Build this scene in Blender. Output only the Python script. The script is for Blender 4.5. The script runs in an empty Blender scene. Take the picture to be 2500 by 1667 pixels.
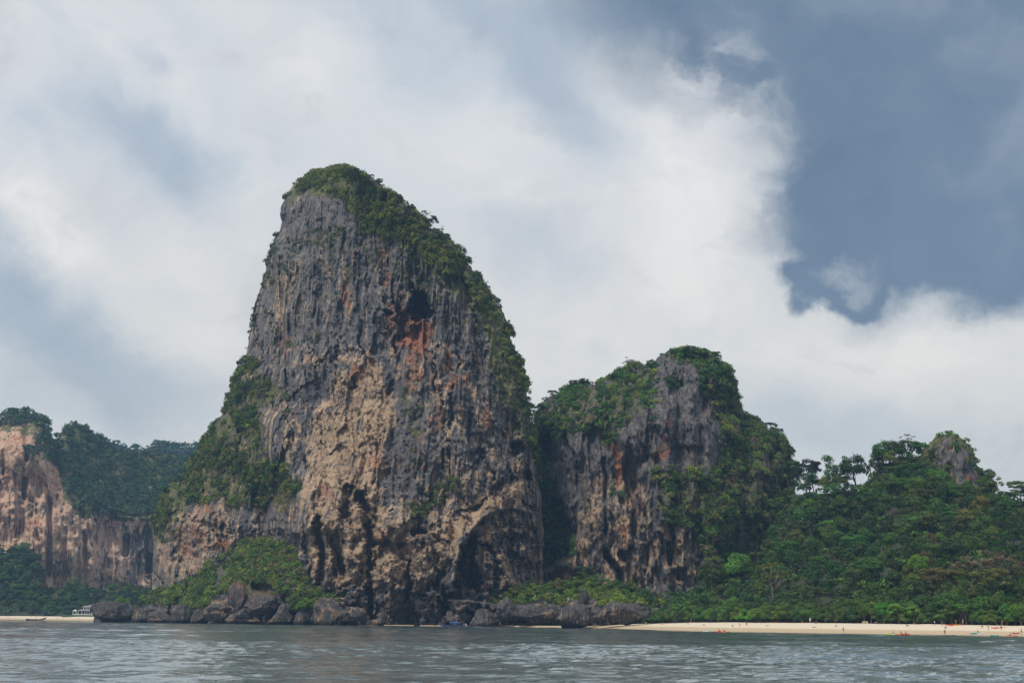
import bpy, math, random
import numpy as np
from mathutils import Vector, Matrix

sc = bpy.context.scene
COL = sc.collection
rng = np.random.default_rng(7)
random.seed(7)

# ------------------------------------------------------------------ camera
F_PX = 3472.0                      # focal length in photograph pixels (2500 wide)
PITCH, ROLL, CAM_H = math.radians(11.1), 0.0095, 3.0
cF = np.array([0.0, math.cos(PITCH), math.sin(PITCH)])
_R0 = np.array([1.0, 0.0, 0.0]); _U0 = np.array([0.0, -math.sin(PITCH), math.cos(PITCH)])
cR = math.cos(ROLL) * _R0 + math.sin(ROLL) * _U0
cU = -math.sin(ROLL) * _R0 + math.cos(ROLL) * _U0
cam_data = bpy.data.cameras.new('camera')
cam = bpy.data.objects.new('camera', cam_data)
COL.objects.link(cam)
m = Matrix(((cR[0], cU[0], -cF[0], 0), (cR[1], cU[1], -cF[1], 0), (cR[2], cU[2], -cF[2], CAM_H), (0, 0, 0, 1)))
cam.matrix_world = m
cam_data.sensor_width = 36.0
cam_data.lens = F_PX / 2500.0 * 36.0
cam_data.clip_start = 0.5
cam_data.clip_end = 30000
sc.camera = cam

# ------------------------------------------------------------------ colour management
sc.view_settings.view_transform = 'Standard'
sc.view_settings.look = 'None'
sc.view_settings.exposure = 0.04
sc.view_settings.gamma = 1.0
sc.view_settings.use_curve_mapping = False
sc.render.engine = 'CYCLES'
sc.cycles.use_denoising = True
sc.cycles.max_bounces = 6
sc.cycles.diffuse_bounces = 3
sc.cycles.glossy_bounces = 3
sc.cycles.volume_bounces = 1
sc.cycles.transparent_max_bounces = 6

# ------------------------------------------------------------------ node helper
class G:
    def __init__(self, tree):
        self.t = tree
    def n(self, kind, ins=None, out=0, **props):
        nd = self.t.nodes.new(kind)
        for k, v in props.items():
            setattr(nd, k, v)
        if ins:
            for k, v in ins.items():
                s = nd.inputs[k]
                if isinstance(v, bpy.types.NodeSocket):
                    self.t.links.new(v, s)
                elif isinstance(v, bpy.types.Node):
                    self.t.links.new(v.outputs[0], s)
                else:
                    s.default_value = v
        return nd.outputs[out]
    def math(self, op, a, b=0.0, c=0.0, clamp=False):
        return self.n('ShaderNodeMath', {0: a, 1: b, 2: c}, operation=op, use_clamp=clamp)
    def vmath(self, op, a, b=(0, 0, 0)):
        return self.n('ShaderNodeVectorMath', {0: a, 1: b}, operation=op)
    def mix(self, f, a, b):
        nd = self.t.nodes.new('ShaderNodeMix'); nd.data_type = 'RGBA'
        for s, v in ((nd.inputs[0], f), (nd.inputs[6], a), (nd.inputs[7], b)):
            if isinstance(v, bpy.types.NodeSocket): self.t.links.new(v, s)
            else: s.default_value = v if not isinstance(v, tuple) or len(v) == 4 else (*v, 1)
        return nd.outputs[2]
    def ss(self, x, lo, hi, a=0.0, b=1.0):
        return self.n('ShaderNodeMapRange', {0: x, 1: lo, 2: hi, 3: a, 4: b}, interpolation_type='SMOOTHSTEP')
    def ramp(self, x, stops):
        nd = self.t.nodes.new('ShaderNodeValToRGB')
        cr = nd.color_ramp
        while len(cr.elements) < len(stops): cr.elements.new(0.5)
        for e, (p, c) in zip(cr.elements, stops):
            e.position = p; e.color = (*c, 1)
        self.t.links.new(x, nd.inputs[0])
        return nd.outputs[0]
    def noise(self, vec, scale, detail=4, rough=0.55, dist=0.0, out=0):
        return self.n('ShaderNodeTexNoise', {'Vector': vec, 'Scale': scale, 'Detail': detail, 'Roughness': rough, 'Distortion': dist}, out=out)
    def scalev(self, v, s):
        return self.n('ShaderNodeVectorMath', {0: v, 1: s}, operation='MULTIPLY')

# ------------------------------------------------------------------ world: overcast tropical sky
SUN_EL, SUN_AZ = math.radians(52), math.radians(215)   # azimuth from +Y clockwise: behind the camera, to the left
world = bpy.data.worlds.new("World")
sc.world = world
world.use_nodes = True
wt = world.node_tree
wt.nodes.clear()
g = G(wt)
def px_dir(px, py):
    d = cF * F_PX + cR * (px - 1250) + cU * (833.5 - py)
    return d / np.linalg.norm(d)
def px_azel(px, py):
    d = px_dir(px, py)
    return math.atan2(d[0], d[1]), math.asin(d[2])
sky = g.n('ShaderNodeTexSky', sky_type='NISHITA', sun_disc=False, sun_elevation=SUN_EL, sun_rotation=SUN_AZ, air_density=1.0, dust_density=2.0, ozone_density=1.0)
gen = g.n('ShaderNodeTexCoord', out=0)
dirn = g.n('ShaderNodeVectorMath', {0: gen}, operation='NORMALIZE')
sep = wt.nodes.new('ShaderNodeSeparateXYZ'); wt.links.new(dirn, sep.inputs[0])
az = g.math('ARCTAN2', sep.outputs[0], sep.outputs[1])
el = g.math('ARCSINE', sep.outputs[2])
uv = g.n('ShaderNodeCombineXYZ', {0: az, 1: el, 2: 0.0})
# wispy domain warp made from the view direction
w1 = g.noise(dirn, 5.0, 3, 0.5, out=1)
w2 = g.noise(dirn, 22.0, 5, 0.6, out=1)
w1 = g.scalev(g.vmath('SUBTRACT', w1, (0.5, 0.5, 0.5)), (0.10, 0.10, 0.0))
w2 = g.scalev(g.vmath('SUBTRACT', w2, (0.5, 0.5, 0.5)), (0.045, 0.045, 0.0))
p = g.vmath('ADD', uv, g.vmath('ADD', w1, w2))
def blob(cx, cy, rx, ry, rot=0.0, vec=None):
    a, e = px_azel(cx, cy)
    mp = g.n('ShaderNodeMapping', {'Vector': vec or p, 'Location': (a, e, 0), 'Rotation': (0, 0, -math.radians(rot)), 'Scale': (rx / F_PX, ry / F_PX, 1)}, vector_type='TEXTURE')
    return g.n('ShaderNodeTexGradient', {'Vector': mp}, out=1, gradient_type='SPHERICAL')
# stretched background cloud texture (streaks run from the upper left down to the right)
rotuv = g.n('ShaderNodeMapping', {'Vector': p, 'Rotation': (0, 0, math.radians(38)), 'Scale': (3.2, 7.5, 1)}, vector_type='POINT')
nbig = g.noise(rotuv, 1.0, 5, 0.52)
nmid = g.noise(g.n('ShaderNodeMapping', {'Vector': p, 'Rotation': (0, 0, math.radians(30)), 'Scale': (6.5, 11, 1)}), 1.0, 7, 0.58, 0.35)
nfine = g.noise(g.n('ShaderNodeMapping', {'Vector': p, 'Rotation': (0, 0, math.radians(25)), 'Scale': (14, 24, 1)}), 1.0, 6, 0.6)
t = g.math('ADD', g.math('MULTIPLY', nbig, 0.36), 0.295)
t = g.math('ADD', t, g.math('MULTIPLY', nfine, 0.52))
t = g.math('ADD', t, g.math('MULTIPLY', g.math('SUBTRACT', nmid, 0.5), 0.85))
SOFT = [  # px, py, rx, ry, rotation (degrees, clockwise in the picture), weight
    (250, 190, 460, 150, 48, .22), (100, 560, 420, 110, 40, .34), (450, 760, 210, 150, 30, .22), (820, 260, 520, 130, 30, .16),
    (1200, 420, 260, 120, 35, .16), (1650, 480, 300, 260, 60, .36), (1780, 250, 170, 120, 45, .34), (1540, 190, 120, 60, 10, .20),
    (1500, 40, 90, 45, 20, .25), (1330, 860, 420, 190, 10, .22), (1750, 760, 500, 150, 12, .22), (2300, 820, 420, 130, 5, .26),
    (1100, 560, 380, 150, 25, .08), (560, 560, 200, 120, 0, .12), (2450, 950, 260, 90, 0, .08),
    (370, 390, 330, 120, 38, -.42), (320, 165, 70, 40, 30, -.25), (120, 780, 420, 150, 30, -.40), (0, 620, 200, 70, 20, -.15), (140, 80, 90, 30, 30, -.12),
    (1000, 120, 240, 110, 35, -.12), (1420, 330, 230, 110, 40, -.30), (1330, 120, 330, 150, 20, -.30), (1650, 80, 300, 90, 12, -.36), (1330, 640, 240, 90, 20, -.16), (2050, 1000, 420, 90, 5, -.16),
    (1100, 30, 200, 60, 10, -.1), (250, 960, 600, 90, 0, -.12),
]
for cx, cy, rx, ry, rot, w in SOFT:
    b = g.ss(blob(cx, cy, rx * 1.25, ry * 1.25, rot), 0.0, 0.9)
    t = g.math('ADD', t, g.math('MULTIPLY', b, w * (.74 if w > 0 else 1.25)))
cloud = g.ramp(t, [(0.10, (.37, .46, .565)), (0.38, (.49, .56, .64)), (0.60, (.62, .67, .72)), (0.84, (.755, .775, .785)), (1.0, (.87, .87, .855))])
# a slightly creamier, duller light low down
low = g.ss(el, 0.04, 0.22, 1.0, 0.0)
cloud = g.mix(g.math('MULTIPLY', low, 0.5), cloud, (0.60, 0.65, 0.68))
cloud = g.mix(g.math('MULTIPLY', g.ss(el, 0.12, 0.36, 1.0, 0.0), 0.6), cloud, g.n('ShaderNodeVectorMath', {0: cloud, 1: (1.06, 1.0, .90)}, operation='MULTIPLY'))
# the dark rain cloud at the right
storm = None
for cx, cy, rx, ry, rot in [(2350, 290, 640, 500, 0), (2090, 480, 330, 230, 25), (2360, 570, 340, 215, 8), (2050, 640, 170, 70, 0), (2700, 380, 620, 380, 0)]:
    b = blob(cx, cy, rx, ry, rot)
    storm = b if storm is None else g.math('SMOOTH_MAX', storm, b, 0.06)
storm = g.math('ADD', storm, g.math('ADD', g.math('MULTIPLY', g.math('SUBTRACT', nfine, 0.5), 0.55), g.math('MULTIPLY', g.math('SUBTRACT', nmid, 0.5), 0.34)))
softup = g.ss(blob(2080, -30, 980, 520, 10), 0.0, 0.55)
smask = g.math('SMOOTH_MAX', g.ss(storm, -0.04, 0.46), softup, 0.25, clamp=True)
hole = g.ss(blob(2080, 622, 95, 38, -10), 0.0, 0.9)
smask = g.math('MULTIPLY', smask, g.math('SUBTRACT', 1.0, g.math('MULTIPLY', g.math('MULTIPLY', hole, g.ss(nfine, .35, .65)), 0.6)))
nst = g.math('ADD', g.noise(p, 5.0, 5, 0.55), g.math('MULTIPLY', g.math('SUBTRACT', nmid, 0.5), 0.5))
scol = g.ramp(nst, [(0.30, (.115, .180, .270)), (0.50, (.160, .232, .325)), (0.66, (.27, .33, .41))])
cloud = g.mix(g.math('MULTIPLY', smask, 0.97), cloud, scol)
# cumulus tufts at the storm's edge
tuft = g.math('MULTIPLY', g.ss(blob(1790, 270, 210, 190, 20), 0.0, 0.5), g.ss(nfine, 0.40, 0.70))
cloud = g.mix(g.math('MULTIPLY', tuft, 0.62), cloud, (.84, .84, .85))
bgc = g.mix(0.94, sky, g.scalev(cloud, (10.0, 10.0, 10.0)))
bg = g.n('ShaderNodeBackground', {'Color': bgc, 'Strength': 0.10})
wo = wt.nodes.new('ShaderNodeOutputWorld')
wt.links.new(bg, wo.inputs[0])
world.cycles.sampling_method = 'MANUAL'
world.cycles.sample_map_resolution = 512

sun_d = bpy.data.lights.new('sun', 'SUN')
sun_d.energy = 2.7
sun_d.angle = math.radians(12)
sun_d.color = (1.0, 0.93, 0.82)
sun = bpy.data.objects.new('sun', sun_d)
COL.objects.link(sun)
sd = Vector((math.sin(SUN_AZ) * math.cos(SUN_EL), math.cos(SUN_AZ) * math.cos(SUN_EL), math.sin(SUN_EL)))
sun.rotation_euler = sd.to_track_quat('Z', 'Y').to_euler()
sun.location = (-200, -300, 400)

# ------------------------------------------------------------------ measuring helpers
def W(px, py, Y):
    """point of the photograph at forward distance Y metres -> world (works on arrays)"""
    px = np.asarray(px, float); py = np.asarray(py, float); Y = np.asarray(Y, float)
    a = px - 1250.0; b = 833.5 - py
    dx = cF[0] * F_PX + cR[0] * a + cU[0] * b
    dy = cF[1] * F_PX + cR[1] * a + cU[1] * b
    dz = cF[2] * F_PX + cR[2] * a + cU[2] * b
    s = Y / dy
    return np.stack([dx * s, Y + 0 * s, CAM_H + dz * s], -1)
def w1pt(px, py, Y):
    return Vector(W(px, py, Y).tolist())
def ground_Y(px, py, z=0.0):
    """forward distance of the pixel's ray where it meets height z"""
    d = px_dir(px, py)
    return (z - CAM_H) / d[2] * d[1]

def hash3(ix, iy, iz, seed):
    h = (ix * 374761393 + iy * 668265263 + iz * 2147483647 + seed * 1274126177) & 0xFFFFFFFF
    h = ((h ^ (h >> 13)) * 1274126177) & 0xFFFFFFFF
    h = ((h ^ (h >> 15)) * 2246822519) & 0xFFFFFFFF
    h = h ^ (h >> 16)
    return (h & 0xFFFFFF) / float(0xFFFFFF)
def vnoise(x, y, z=None, seed=0):
    x = np.asarray(x, float); y = np.asarray(y, float)
    z = np.zeros_like(x) if z is None else np.asarray(z, float)
    fx, fy, fz = np.floor(x), np.floor(y), np.floor(z)
    ix, iy, iz = fx.astype(np.int64), fy.astype(np.int64), fz.astype(np.int64)
    tx, ty, tz = x - fx, y - fy, z - fz
    tx = tx * tx * tx * (tx * (tx * 6 - 15) + 10); ty = ty * ty * ty * (ty * (ty * 6 - 15) + 10); tz = tz * tz * (3 - 2 * tz)
    flat = not z.any()
    def lay(k):
        a = hash3(ix, iy, iz + k, seed); b = hash3(ix + 1, iy, iz + k, seed)
        c = hash3(ix, iy + 1, iz + k, seed); d = hash3(ix + 1, iy + 1, iz + k, seed)
        return (a * (1 - tx) + b * tx) * (1 - ty) + (c * (1 - tx) + d * tx) * ty
    l0 = lay(0)
    if flat: return l0 * 2 - 1
    return (l0 * (1 - tz) + lay(1) * tz) * 2 - 1
def fbm(x, y, z=None, octv=4, seed=0, gain=0.5):
    s = 0; a = 1.0; tot = 0; f = 1.0
    for o in range(octv):
        s = s + a * vnoise(np.asarray(x) * f + 17.3 * o, np.asarray(y) * f - 9.1 * o, None if z is None else np.asarray(z) * f, seed + o * 31)
        tot += a; a *= gain; f *= 2.03
    return s / tot
def ridged(x, y, octv=3, seed=0):
    s = 0; a = 1.0; tot = 0; f = 1.0
    for o in range(octv):
        s = s + a * (1 - np.abs(vnoise(np.asarray(x) * f + 5.7 * o, np.asarray(y) * f + 3.3 * o, None, seed + o * 13)) * 2)
        tot += a; a *= 0.5; f *= 2.1
    return s / tot
def worley(x, y, seed=0):
    x = np.asarray(x, float); y = np.asarray(y, float)
    ix, iy = np.floor(x).astype(np.int64), np.floor(y).astype(np.int64)
    d1 = np.full(x.shape, 9.0); d2 = np.full(x.shape, 9.0)
    for i in (-1, 0, 1):
        for j in (-1, 0, 1):
            cx, cy = ix + i, iy + j
            jx = cx + hash3(cx, cy, cx * 0, seed); jy = cy + hash3(cx, cy, cx * 0 + 7, seed)
            d = np.hypot(x - jx, y - jy)
            d2 = np.where(d < d1, d1, np.minimum(d2, d)); d1 = np.minimum(d1, d)
    return d1, d2
def cellval(x, y, seed=0):
    '''random value per irregular cell: flat slabs with sharp edges'''
    x = np.asarray(x, float); y = np.asarray(y, float)
    ix, iy = np.floor(x).astype(np.int64), np.floor(y).astype(np.int64)
    best = np.full(x.shape, 9.0); val = np.zeros(x.shape)
    for i in (-1, 0, 1):
        for j in (-1, 0, 1):
            cx, cy = ix + i, iy + j
            d = np.hypot(x - cx - hash3(cx, cy, cx * 0, seed), y - cy - hash3(cx, cy, cx * 0 + 7, seed))
            h = hash3(cx, cy, cx * 0 + 3, seed)
            val = np.where(d < best, h + .55 * (x - cx - .5) * (h - .4), val); best = np.minimum(best, d)
    return val
def sstep(lo, hi, x):
    t = np.clip((x - lo) / (hi - lo), 0, 1)
    return t * t * (3 - 2 * t)
def ell(px, py, cx, cy, rx, ry, rot=0.0, soft=0.35):
    c, s = math.cos(math.radians(rot)), math.sin(math.radians(rot))
    dx, dy = px - cx, py - cy
    u = (dx * c + dy * s) / rx; v = (-dx * s + dy * c) / ry
    return sstep(1 + soft, 1 - soft, np.hypot(u, v))
def sdpoly(px, py, pts):
    """signed distance in photograph pixels, positive inside"""
    pts = np.asarray(pts, float); n = len(pts)
    d = np.full(px.shape, 1e9); ins = np.zeros(px.shape, bool)
    for i in range(n):
        ax, ay = pts[i]; bx, by = pts[(i + 1) % n]
        ex, ey = bx - ax, by - ay
        t = np.clip(((px - ax) * ex + (py - ay) * ey) / (ex * ex + ey * ey + 1e-9), 0, 1)
        d = np.minimum(d, np.hypot(px - ax - ex * t, py - ay - ey * t))
        c = ((ay > py) != (by > py)) & (px < (bx - ax) * (py - ay) / (by - ay + 1e-12) + ax)
        ins ^= c
    return np.where(ins, d, -d)
def poly(px, py, pts, soft=6.0):
    return sstep(-soft, soft, sdpoly(px, py, pts))
def seg(px, py, pts, w, soft=0.5):
    """1 inside a stroke of half-width w along a polyline"""
    d = np.full(px.shape, 1e9)
    for (ax, ay), (bx, by) in zip(pts[:-1], pts[1:]):
        ex, ey = bx - ax, by - ay
        t = np.clip(((px - ax) * ex + (py - ay) * ey) / (ex * ex + ey * ey + 1e-9), 0, 1)
        d = np.minimum(d, np.hypot(px - ax - ex * t, py - ay - ey * t))
    return sstep(w * (1 + soft), w * (1 - soft), d)

# ------------------------------------------------------------------ object helpers
def tag(o, label=None, cat=None, group=None, kind=None):
    if label: o['label'] = label
    if cat: o['category'] = cat
    if group: o['group'] = group
    if kind: o['kind'] = kind
    return o
def link(name, mesh, mat=None, parent=None):
    o = bpy.data.objects.new(name, mesh)
    COL.objects.link(o)
    if mat is not None and not mesh.materials: mesh.materials.append(mat)
    if parent is not None: o.parent = parent
    return o
def empty(name, loc, rz=0.0):
    o = bpy.data.objects.new(name, None)
    COL.objects.link(o); o.location = loc; o.rotation_euler = (0, 0, rz); o.empty_display_size = 0.5
    return o
def np_mesh(name, V, quads, smooth=True, attrs=None, colors=None):
    me = bpy.data.meshes.new(name)
    V = np.asarray(V, np.float32); quads = np.asarray(quads, np.int32)
    k = quads.shape[1]
    me.vertices.add(len(V)); me.vertices.foreach_set('co', V.ravel())
    me.loops.add(quads.size); me.loops.foreach_set('vertex_index', quads.ravel())
    me.polygons.add(len(quads))
    me.polygons.foreach_set('loop_start', np.arange(0, quads.size, k, dtype=np.int32))
    if smooth: me.polygons.foreach_set('use_smooth', np.ones(len(quads), bool))
    me.update(calc_edges=True)
    for kx, arr in (attrs or {}).items():
        a = me.attributes.new(kx, 'FLOAT', 'POINT'); a.data.foreach_set('value', np.asarray(arr, np.float32))
    if colors is not None:
        a = me.color_attributes.new('tint', 'FLOAT_COLOR', 'POINT')
        c = np.ones((len(V), 4), np.float32); c[:, :3] = colors
        a.data.foreach_set('color', c.ravel())
    return me
def grid_quads(nr, nc, off=0, wrap=False):
    r = np.arange(nr - 1)[:, None]; c = np.arange(nc if wrap else nc - 1)[None, :]
    c1 = (c + 1) % nc
    a = r * nc + c; b = r * nc + c1; d = (r + 1) * nc + c; e = (r + 1) * nc + c1
    return np.stack([a, b, e, d], -1).reshape(-1, 4) + off
class MB:
    """collects simple solids, then links them as one mesh"""
    def __init__(s): s.v = []; s.f = []
    def add(s, V, F):
        o = len(s.v); s.v += [tuple(v) for v in V]; s.f += [tuple(i + o for i in f) for f in F]; return s
    def box(s, c, d, rz=0.0, taper=1.0):
        V = []
        for k in (-1, 1):
            tp = taper if k > 0 else 1.0
            for a, b in ((-1, -1), (1, -1), (1, 1), (-1, 1)):
                x, y = a * d[0] / 2 * tp, b * d[1] / 2 * tp
                V.append((c[0] + x * math.cos(rz) - y * math.sin(rz), c[1] + x * math.sin(rz) + y * math.cos(rz), c[2] + k * d[2] / 2))
        return s.add(V, [(0, 3, 2, 1), (4, 5, 6, 7), (0, 1, 5, 4), (1, 2, 6, 5), (2, 3, 7, 6), (3, 0, 4, 7)])
    def tube(s, pts, rad, n=6):
        pts = [Vector(q) for q in pts]
        rad = rad if hasattr(rad, '__len__') else [rad] * len(pts)
        V = []; F = []
        for i, q in enumerate(pts):
            d = (pts[min(i + 1, len(pts) - 1)] - pts[max(i - 1, 0)]).normalized()
            a = d.cross(Vector((0.13, 0.31, 1)) if abs(d.z) < 0.9 else Vector((1, 0.2, 0))).normalized(); b = d.cross(a)
            for k in range(n):
                th = 2 * math.pi * k / n
                V.append(q + (a * math.cos(th) + b * math.sin(th)) * rad[i])
        for i in range(len(pts) - 1):
            for k in range(n):
                F.append((i * n + k, i * n + (k + 1) % n, (i + 1) * n + (k + 1) % n, (i + 1) * n + k))
        F.append(tuple(range(n))[::-1]); F.append(tuple(range((len(pts) - 1) * n, len(pts) * n)))
        return s.add(V, F)
    def loft(s, rings, cap=True):
        n = len(rings[0]); V = [v for r in rings for v in r]; F = []
        for i in range(len(rings) - 1):
            for k in range(n):
                F.append((i * n + k, i * n + (k + 1) % n, (i + 1) * n + (k + 1) % n, (i + 1) * n + k))
        if cap: F += [tuple(range(n))[::-1], tuple(range((len(rings) - 1) * n, len(rings) * n))]
        return s.add(V, F)
    def ball(s, c, r, n=8, m=6):
        r = r if hasattr(r, '__len__') else (r, r, r)
        rings = []
        for i in range(1, m):
            ph = math.pi * i / m
            rings.append([(c[0] + r[0] * math.sin(ph) * math.cos(2 * math.pi * k / n), c[1] + r[1] * math.sin(ph) * math.sin(2 * math.pi * k / n), c[2] - r[2] * math.cos(ph)) for k in range(n)])
        return s.loft(rings)
    def mesh(s, name, smooth=False):
        me = bpy.data.meshes.new(name); me.from_pydata([tuple(v) for v in s.v], [], s.f); me.update()
        if smooth:
            me.polygons.foreach_set('use_smooth', np.ones(len(me.polygons), bool))
        return me
    def build(s, name, mat, parent=None, smooth=False):
        return link(name, s.mesh(name, smooth), mat, parent)
# ------------------------------------------------------------------ materials
def new_mat(name):
    mt = bpy.data.materials.new(name); mt.use_nodes = True; mt.node_tree.nodes.clear()
    return mt, G(mt.node_tree)
def finish(mt, shader):
    o = mt.node_tree.nodes.new('ShaderNodeOutputMaterial'); mt.node_tree.links.new(shader, o.inputs[0])
    return mt
def attr(g, name, out=2):
    return g.n('ShaderNodeAttribute', attribute_name=name, out=out)

def rock_material(name, k=1.0, bright=1.0, tanc=((.17, .117, .078), (.48, .345, .23))):
    """weathered limestone: grey skin, cream and rust where it broke, black drip streaks; k scales the pattern size"""
    mt, g = new_mat(name)
    P = g.n('ShaderNodeNewGeometry')
    s = 1.0 / k
    warp = g.scalev(g.vmath('SUBTRACT', g.noise(P, 0.05 * s, 3, 0.5, out=1), (.5, .5, .5)), (8 * k, 8 * k, 14 * k))
    Q = g.vmath('ADD', P, warp)
    streakP = g.scalev(Q, (0.26 * s, 0.26 * s, 0.020 * s))
    st = g.noise(streakP, 1.0, 8, 0.62)
    st2 = g.noise(g.scalev(Q, (0.75 * s, 0.75 * s, 0.045 * s)), 1.0, 6, 0.65)
    blot = g.noise(Q, 0.075 * s, 6, 0.62)
    grain = g.noise(P, 0.7 * s, 6, 0.7)
    grey = g.ramp(g.math('ADD', g.math('MULTIPLY', st, .6), g.math('MULTIPLY', grain, .4)), [(0.34, (.028, .026, .028)), (0.46, (.085, .080, .083)), (0.58, (.165, .154, .150)), (0.70, (.30, .28, .255))])
    tn = g.ramp(g.math('ADD', g.math('MULTIPLY', st2, .5), g.math('MULTIPLY', blot, .5)), [(0.36, tanc[0]), (0.5, tuple((a + b) / 2 for a, b in zip(*tanc))), (0.64, tanc[1])])
    rs = g.ramp(grain, [(0.35, (.13, .050, .030)), (0.52, (.27, .105, .055)), (0.7, (.42, .24, .14))])
    a_tan, a_rust, a_moss, a_dark = attr(g, 'tan'), attr(g, 'rust'), attr(g, 'moss'), attr(g, 'dark')
    ft = g.ss(g.math('ADD', a_tan, g.math('ADD', g.math('MULTIPLY', g.math('SUBTRACT', st, .5), 2.8), g.math('MULTIPLY', g.math('SUBTRACT', blot, .5), 1.3))), 0.40, 0.66)
    c = g.mix(ft, grey, tn)
    fr = g.ss(g.math('ADD', a_rust, g.math('ADD', g.math('MULTIPLY', g.math('SUBTRACT', st2, .5), 3.0), g.math('MULTIPLY', g.math('SUBTRACT', blot, .5), 2.4))), 0.45, 0.75)
    c = g.mix(fr, c, rs)
    # pale calcite runs and black drip stains
    wh = g.ss(st2, 0.60, 0.74)
    c = g.mix(g.math('MULTIPLY', wh, 0.5), c, (.36, .34, .33))
    bk = g.ss(g.math('ADD', g.noise(g.scalev(Q, (0.42 * s, 0.42 * s, 0.026 * s)), 1.0, 5, 0.6), g.math('MULTIPLY', a_dark, 0.10)), 0.555, 0.66)
    c = g.mix(g.math('MULTIPLY', bk, 0.72), c, (.030, .030, .036))
    vor = g.n('ShaderNodeTexVoronoi', {'Vector': g.scalev(g.vmath('ADD', Q, g.scalev(g.vmath('SUBTRACT', g.noise(P, 0.3 * s, 4, 0.6, out=1), (.5, .5, .5)), (5 * k, 5 * k, 7 * k))), (0.085 * s, 0.085 * s, 0.036 * s)), 'Scale': 1.0}, feature='DISTANCE_TO_EDGE')
    crack = g.ss(vor, 0.006, 0.030, 1.0, 0.0)
    c = g.mix(g.math('MULTIPLY', crack, g.ss(blot, .46, .62, .0, .6)), c, (.028, .026, .028))
    fm = g.ss(g.math('ADD', a_moss, g.math('MULTIPLY', g.math('SUBTRACT', g.noise(P, 0.22 * s, 6, 0.65), .5), 1.9)), 0.45, 0.7)
    mossc = g.ramp(g.noise(P, 0.35 * s, 5, 0.6), [(0.35, (.040, .052, .018)), (0.55, (.105, .105, .038)), (0.7, (.19, .165, .07))])
    c = g.mix(fm, c, mossc)
    dk = g.math('SUBTRACT', 1.0, g.math('MULTIPLY', a_dark, 0.42))  # dark rock tone, plus the shade painted into the tower's cave
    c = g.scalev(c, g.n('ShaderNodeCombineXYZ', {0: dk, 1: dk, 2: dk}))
    c = g.scalev(c, (bright, bright, bright))
    h = g.math('ADD', g.math('SUBTRACT', g.math('MULTIPLY', st2, 0.7), g.math('MULTIPLY', crack, .2)), g.math('ADD', g.math('MULTIPLY', grain, 0.6), g.math('MULTIPLY', blot, 0.5)))
    bmp = g.n('ShaderNodeBump', {'Strength': 0.9, 'Distance': 1.6 * k, 'Height': h})
    b = g.n('ShaderNodeBsdfPrincipled', {'Base Color': c, 'Roughness': 0.92, 'Normal': bmp, 'Specular IOR Level': 0.25})
    return finish(mt, b)

def leaf_material(name='leaves'):
    mt, g = new_mat(name)
    tint = attr(g, 'tint', 0)
    oi = mt.node_tree.nodes.new('ShaderNodeObjectInfo')
    var = g.n('ShaderNodeHueSaturation', {'Hue': g.math('ADD', 0.5, g.math('MULTIPLY', g.math('SUBTRACT', oi.outputs['Random'], .5), 0.05)), 'Saturation': 1.0,
              'Value': g.math('ADD', 0.82, g.math('MULTIPLY', oi.outputs['Random'], 0.44)), 'Fac': 1.0, 'Color': g.n('ShaderNodeVectorMath', {0: tint, 1: oi.outputs['Color']}, operation='MULTIPLY')})
    d = g.n('ShaderNodeBsdfDiffuse', {'Color': var, 'Roughness': 0.6})
    tr = g.n('ShaderNodeBsdfTranslucent', {'Color': g.scalev(var, (1.1, 1.25, .6))})
    gl = g.n('ShaderNodeBsdfGlossy', {'Color': (.5, .5, .5, 1), 'Roughness': 0.55})
    m1 = g.n('ShaderNodeMixShader', {0: 0.28, 1: d, 2: tr})
    m2 = g.n('ShaderNodeMixShader', {0: 0.04, 1: m1, 2: gl})
    return finish(mt, m2)

def plain(name, col, rough=0.7, objcol=False, noise=0.25, scale=2.0):
    mt, g = new_mat(name)
    if objcol:
        oi = mt.node_tree.nodes.new('ShaderNodeObjectInfo'); base = oi.outputs['Color']
    else:
        base = g.n('ShaderNodeRGB'); base.node.outputs[0].default_value = (*col, 1)
    tc = g.n('ShaderNodeTexCoord', out=3)
    nz = g.noise(tc, scale, 5, 0.6)
    f = g.ss(nz, 0.3, 0.7, 1 - noise, 1 + noise * .5)
    c = g.scalev(base, g.n('ShaderNodeCombineXYZ', {0: f, 1: f, 2: f}))
    b = g.n('ShaderNodeBsdfPrincipled', {'Base Color': c, 'Roughness': rough, 'Normal': g.n('ShaderNodeBump', {'Strength': 0.2, 'Distance': 0.02, 'Height': nz})})
    return finish(mt, b)

M_ROCK = rock_material('limestone', 1.0, 1.16)
M_CRAG = rock_material('grey_limestone', 0.9, 1.12)
M_FAR = rock_material('far_limestone', 1.5, 1.22, ((.31, .185, .12), (.62, .44, .32)))
M_BOULDER = rock_material('boulder_limestone', 0.33, 0.88)
M_LEAF = leaf_material()
M_BARK = plain('bark', (.13, .105, .085), 0.9, noise=.4, scale=1.5)
M_CLOTH = plain('cloth', (1, 1, 1), 0.9, objcol=True, noise=.15, scale=8)
M_SKIN = plain('skin', (1, 1, 1), 0.6, objcol=True, noise=.08, scale=8)
M_PLASTIC = plain('kayak_plastic', (1, 1, 1), 0.35, objcol=True, noise=.1)
M_HAIR = plain('hair', (.03, .022, .018), 0.7)
M_WOOD = plain('boat_wood', (1, 1, 1), 0.6, objcol=True, noise=.35, scale=3)
M_PLASTER = plain('plaster', (.72, .72, .70), 0.8, noise=.2, scale=1)
M_ROOF = plain('roof_tiles', (.22, .21, .22), 0.8, noise=.35, scale=2)
M_DARKGLASS = plain('dark_opening', (.03, .035, .04), 0.3)
M_METAL = plain('grey_metal', (.25, .25, .26), 0.4)

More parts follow.
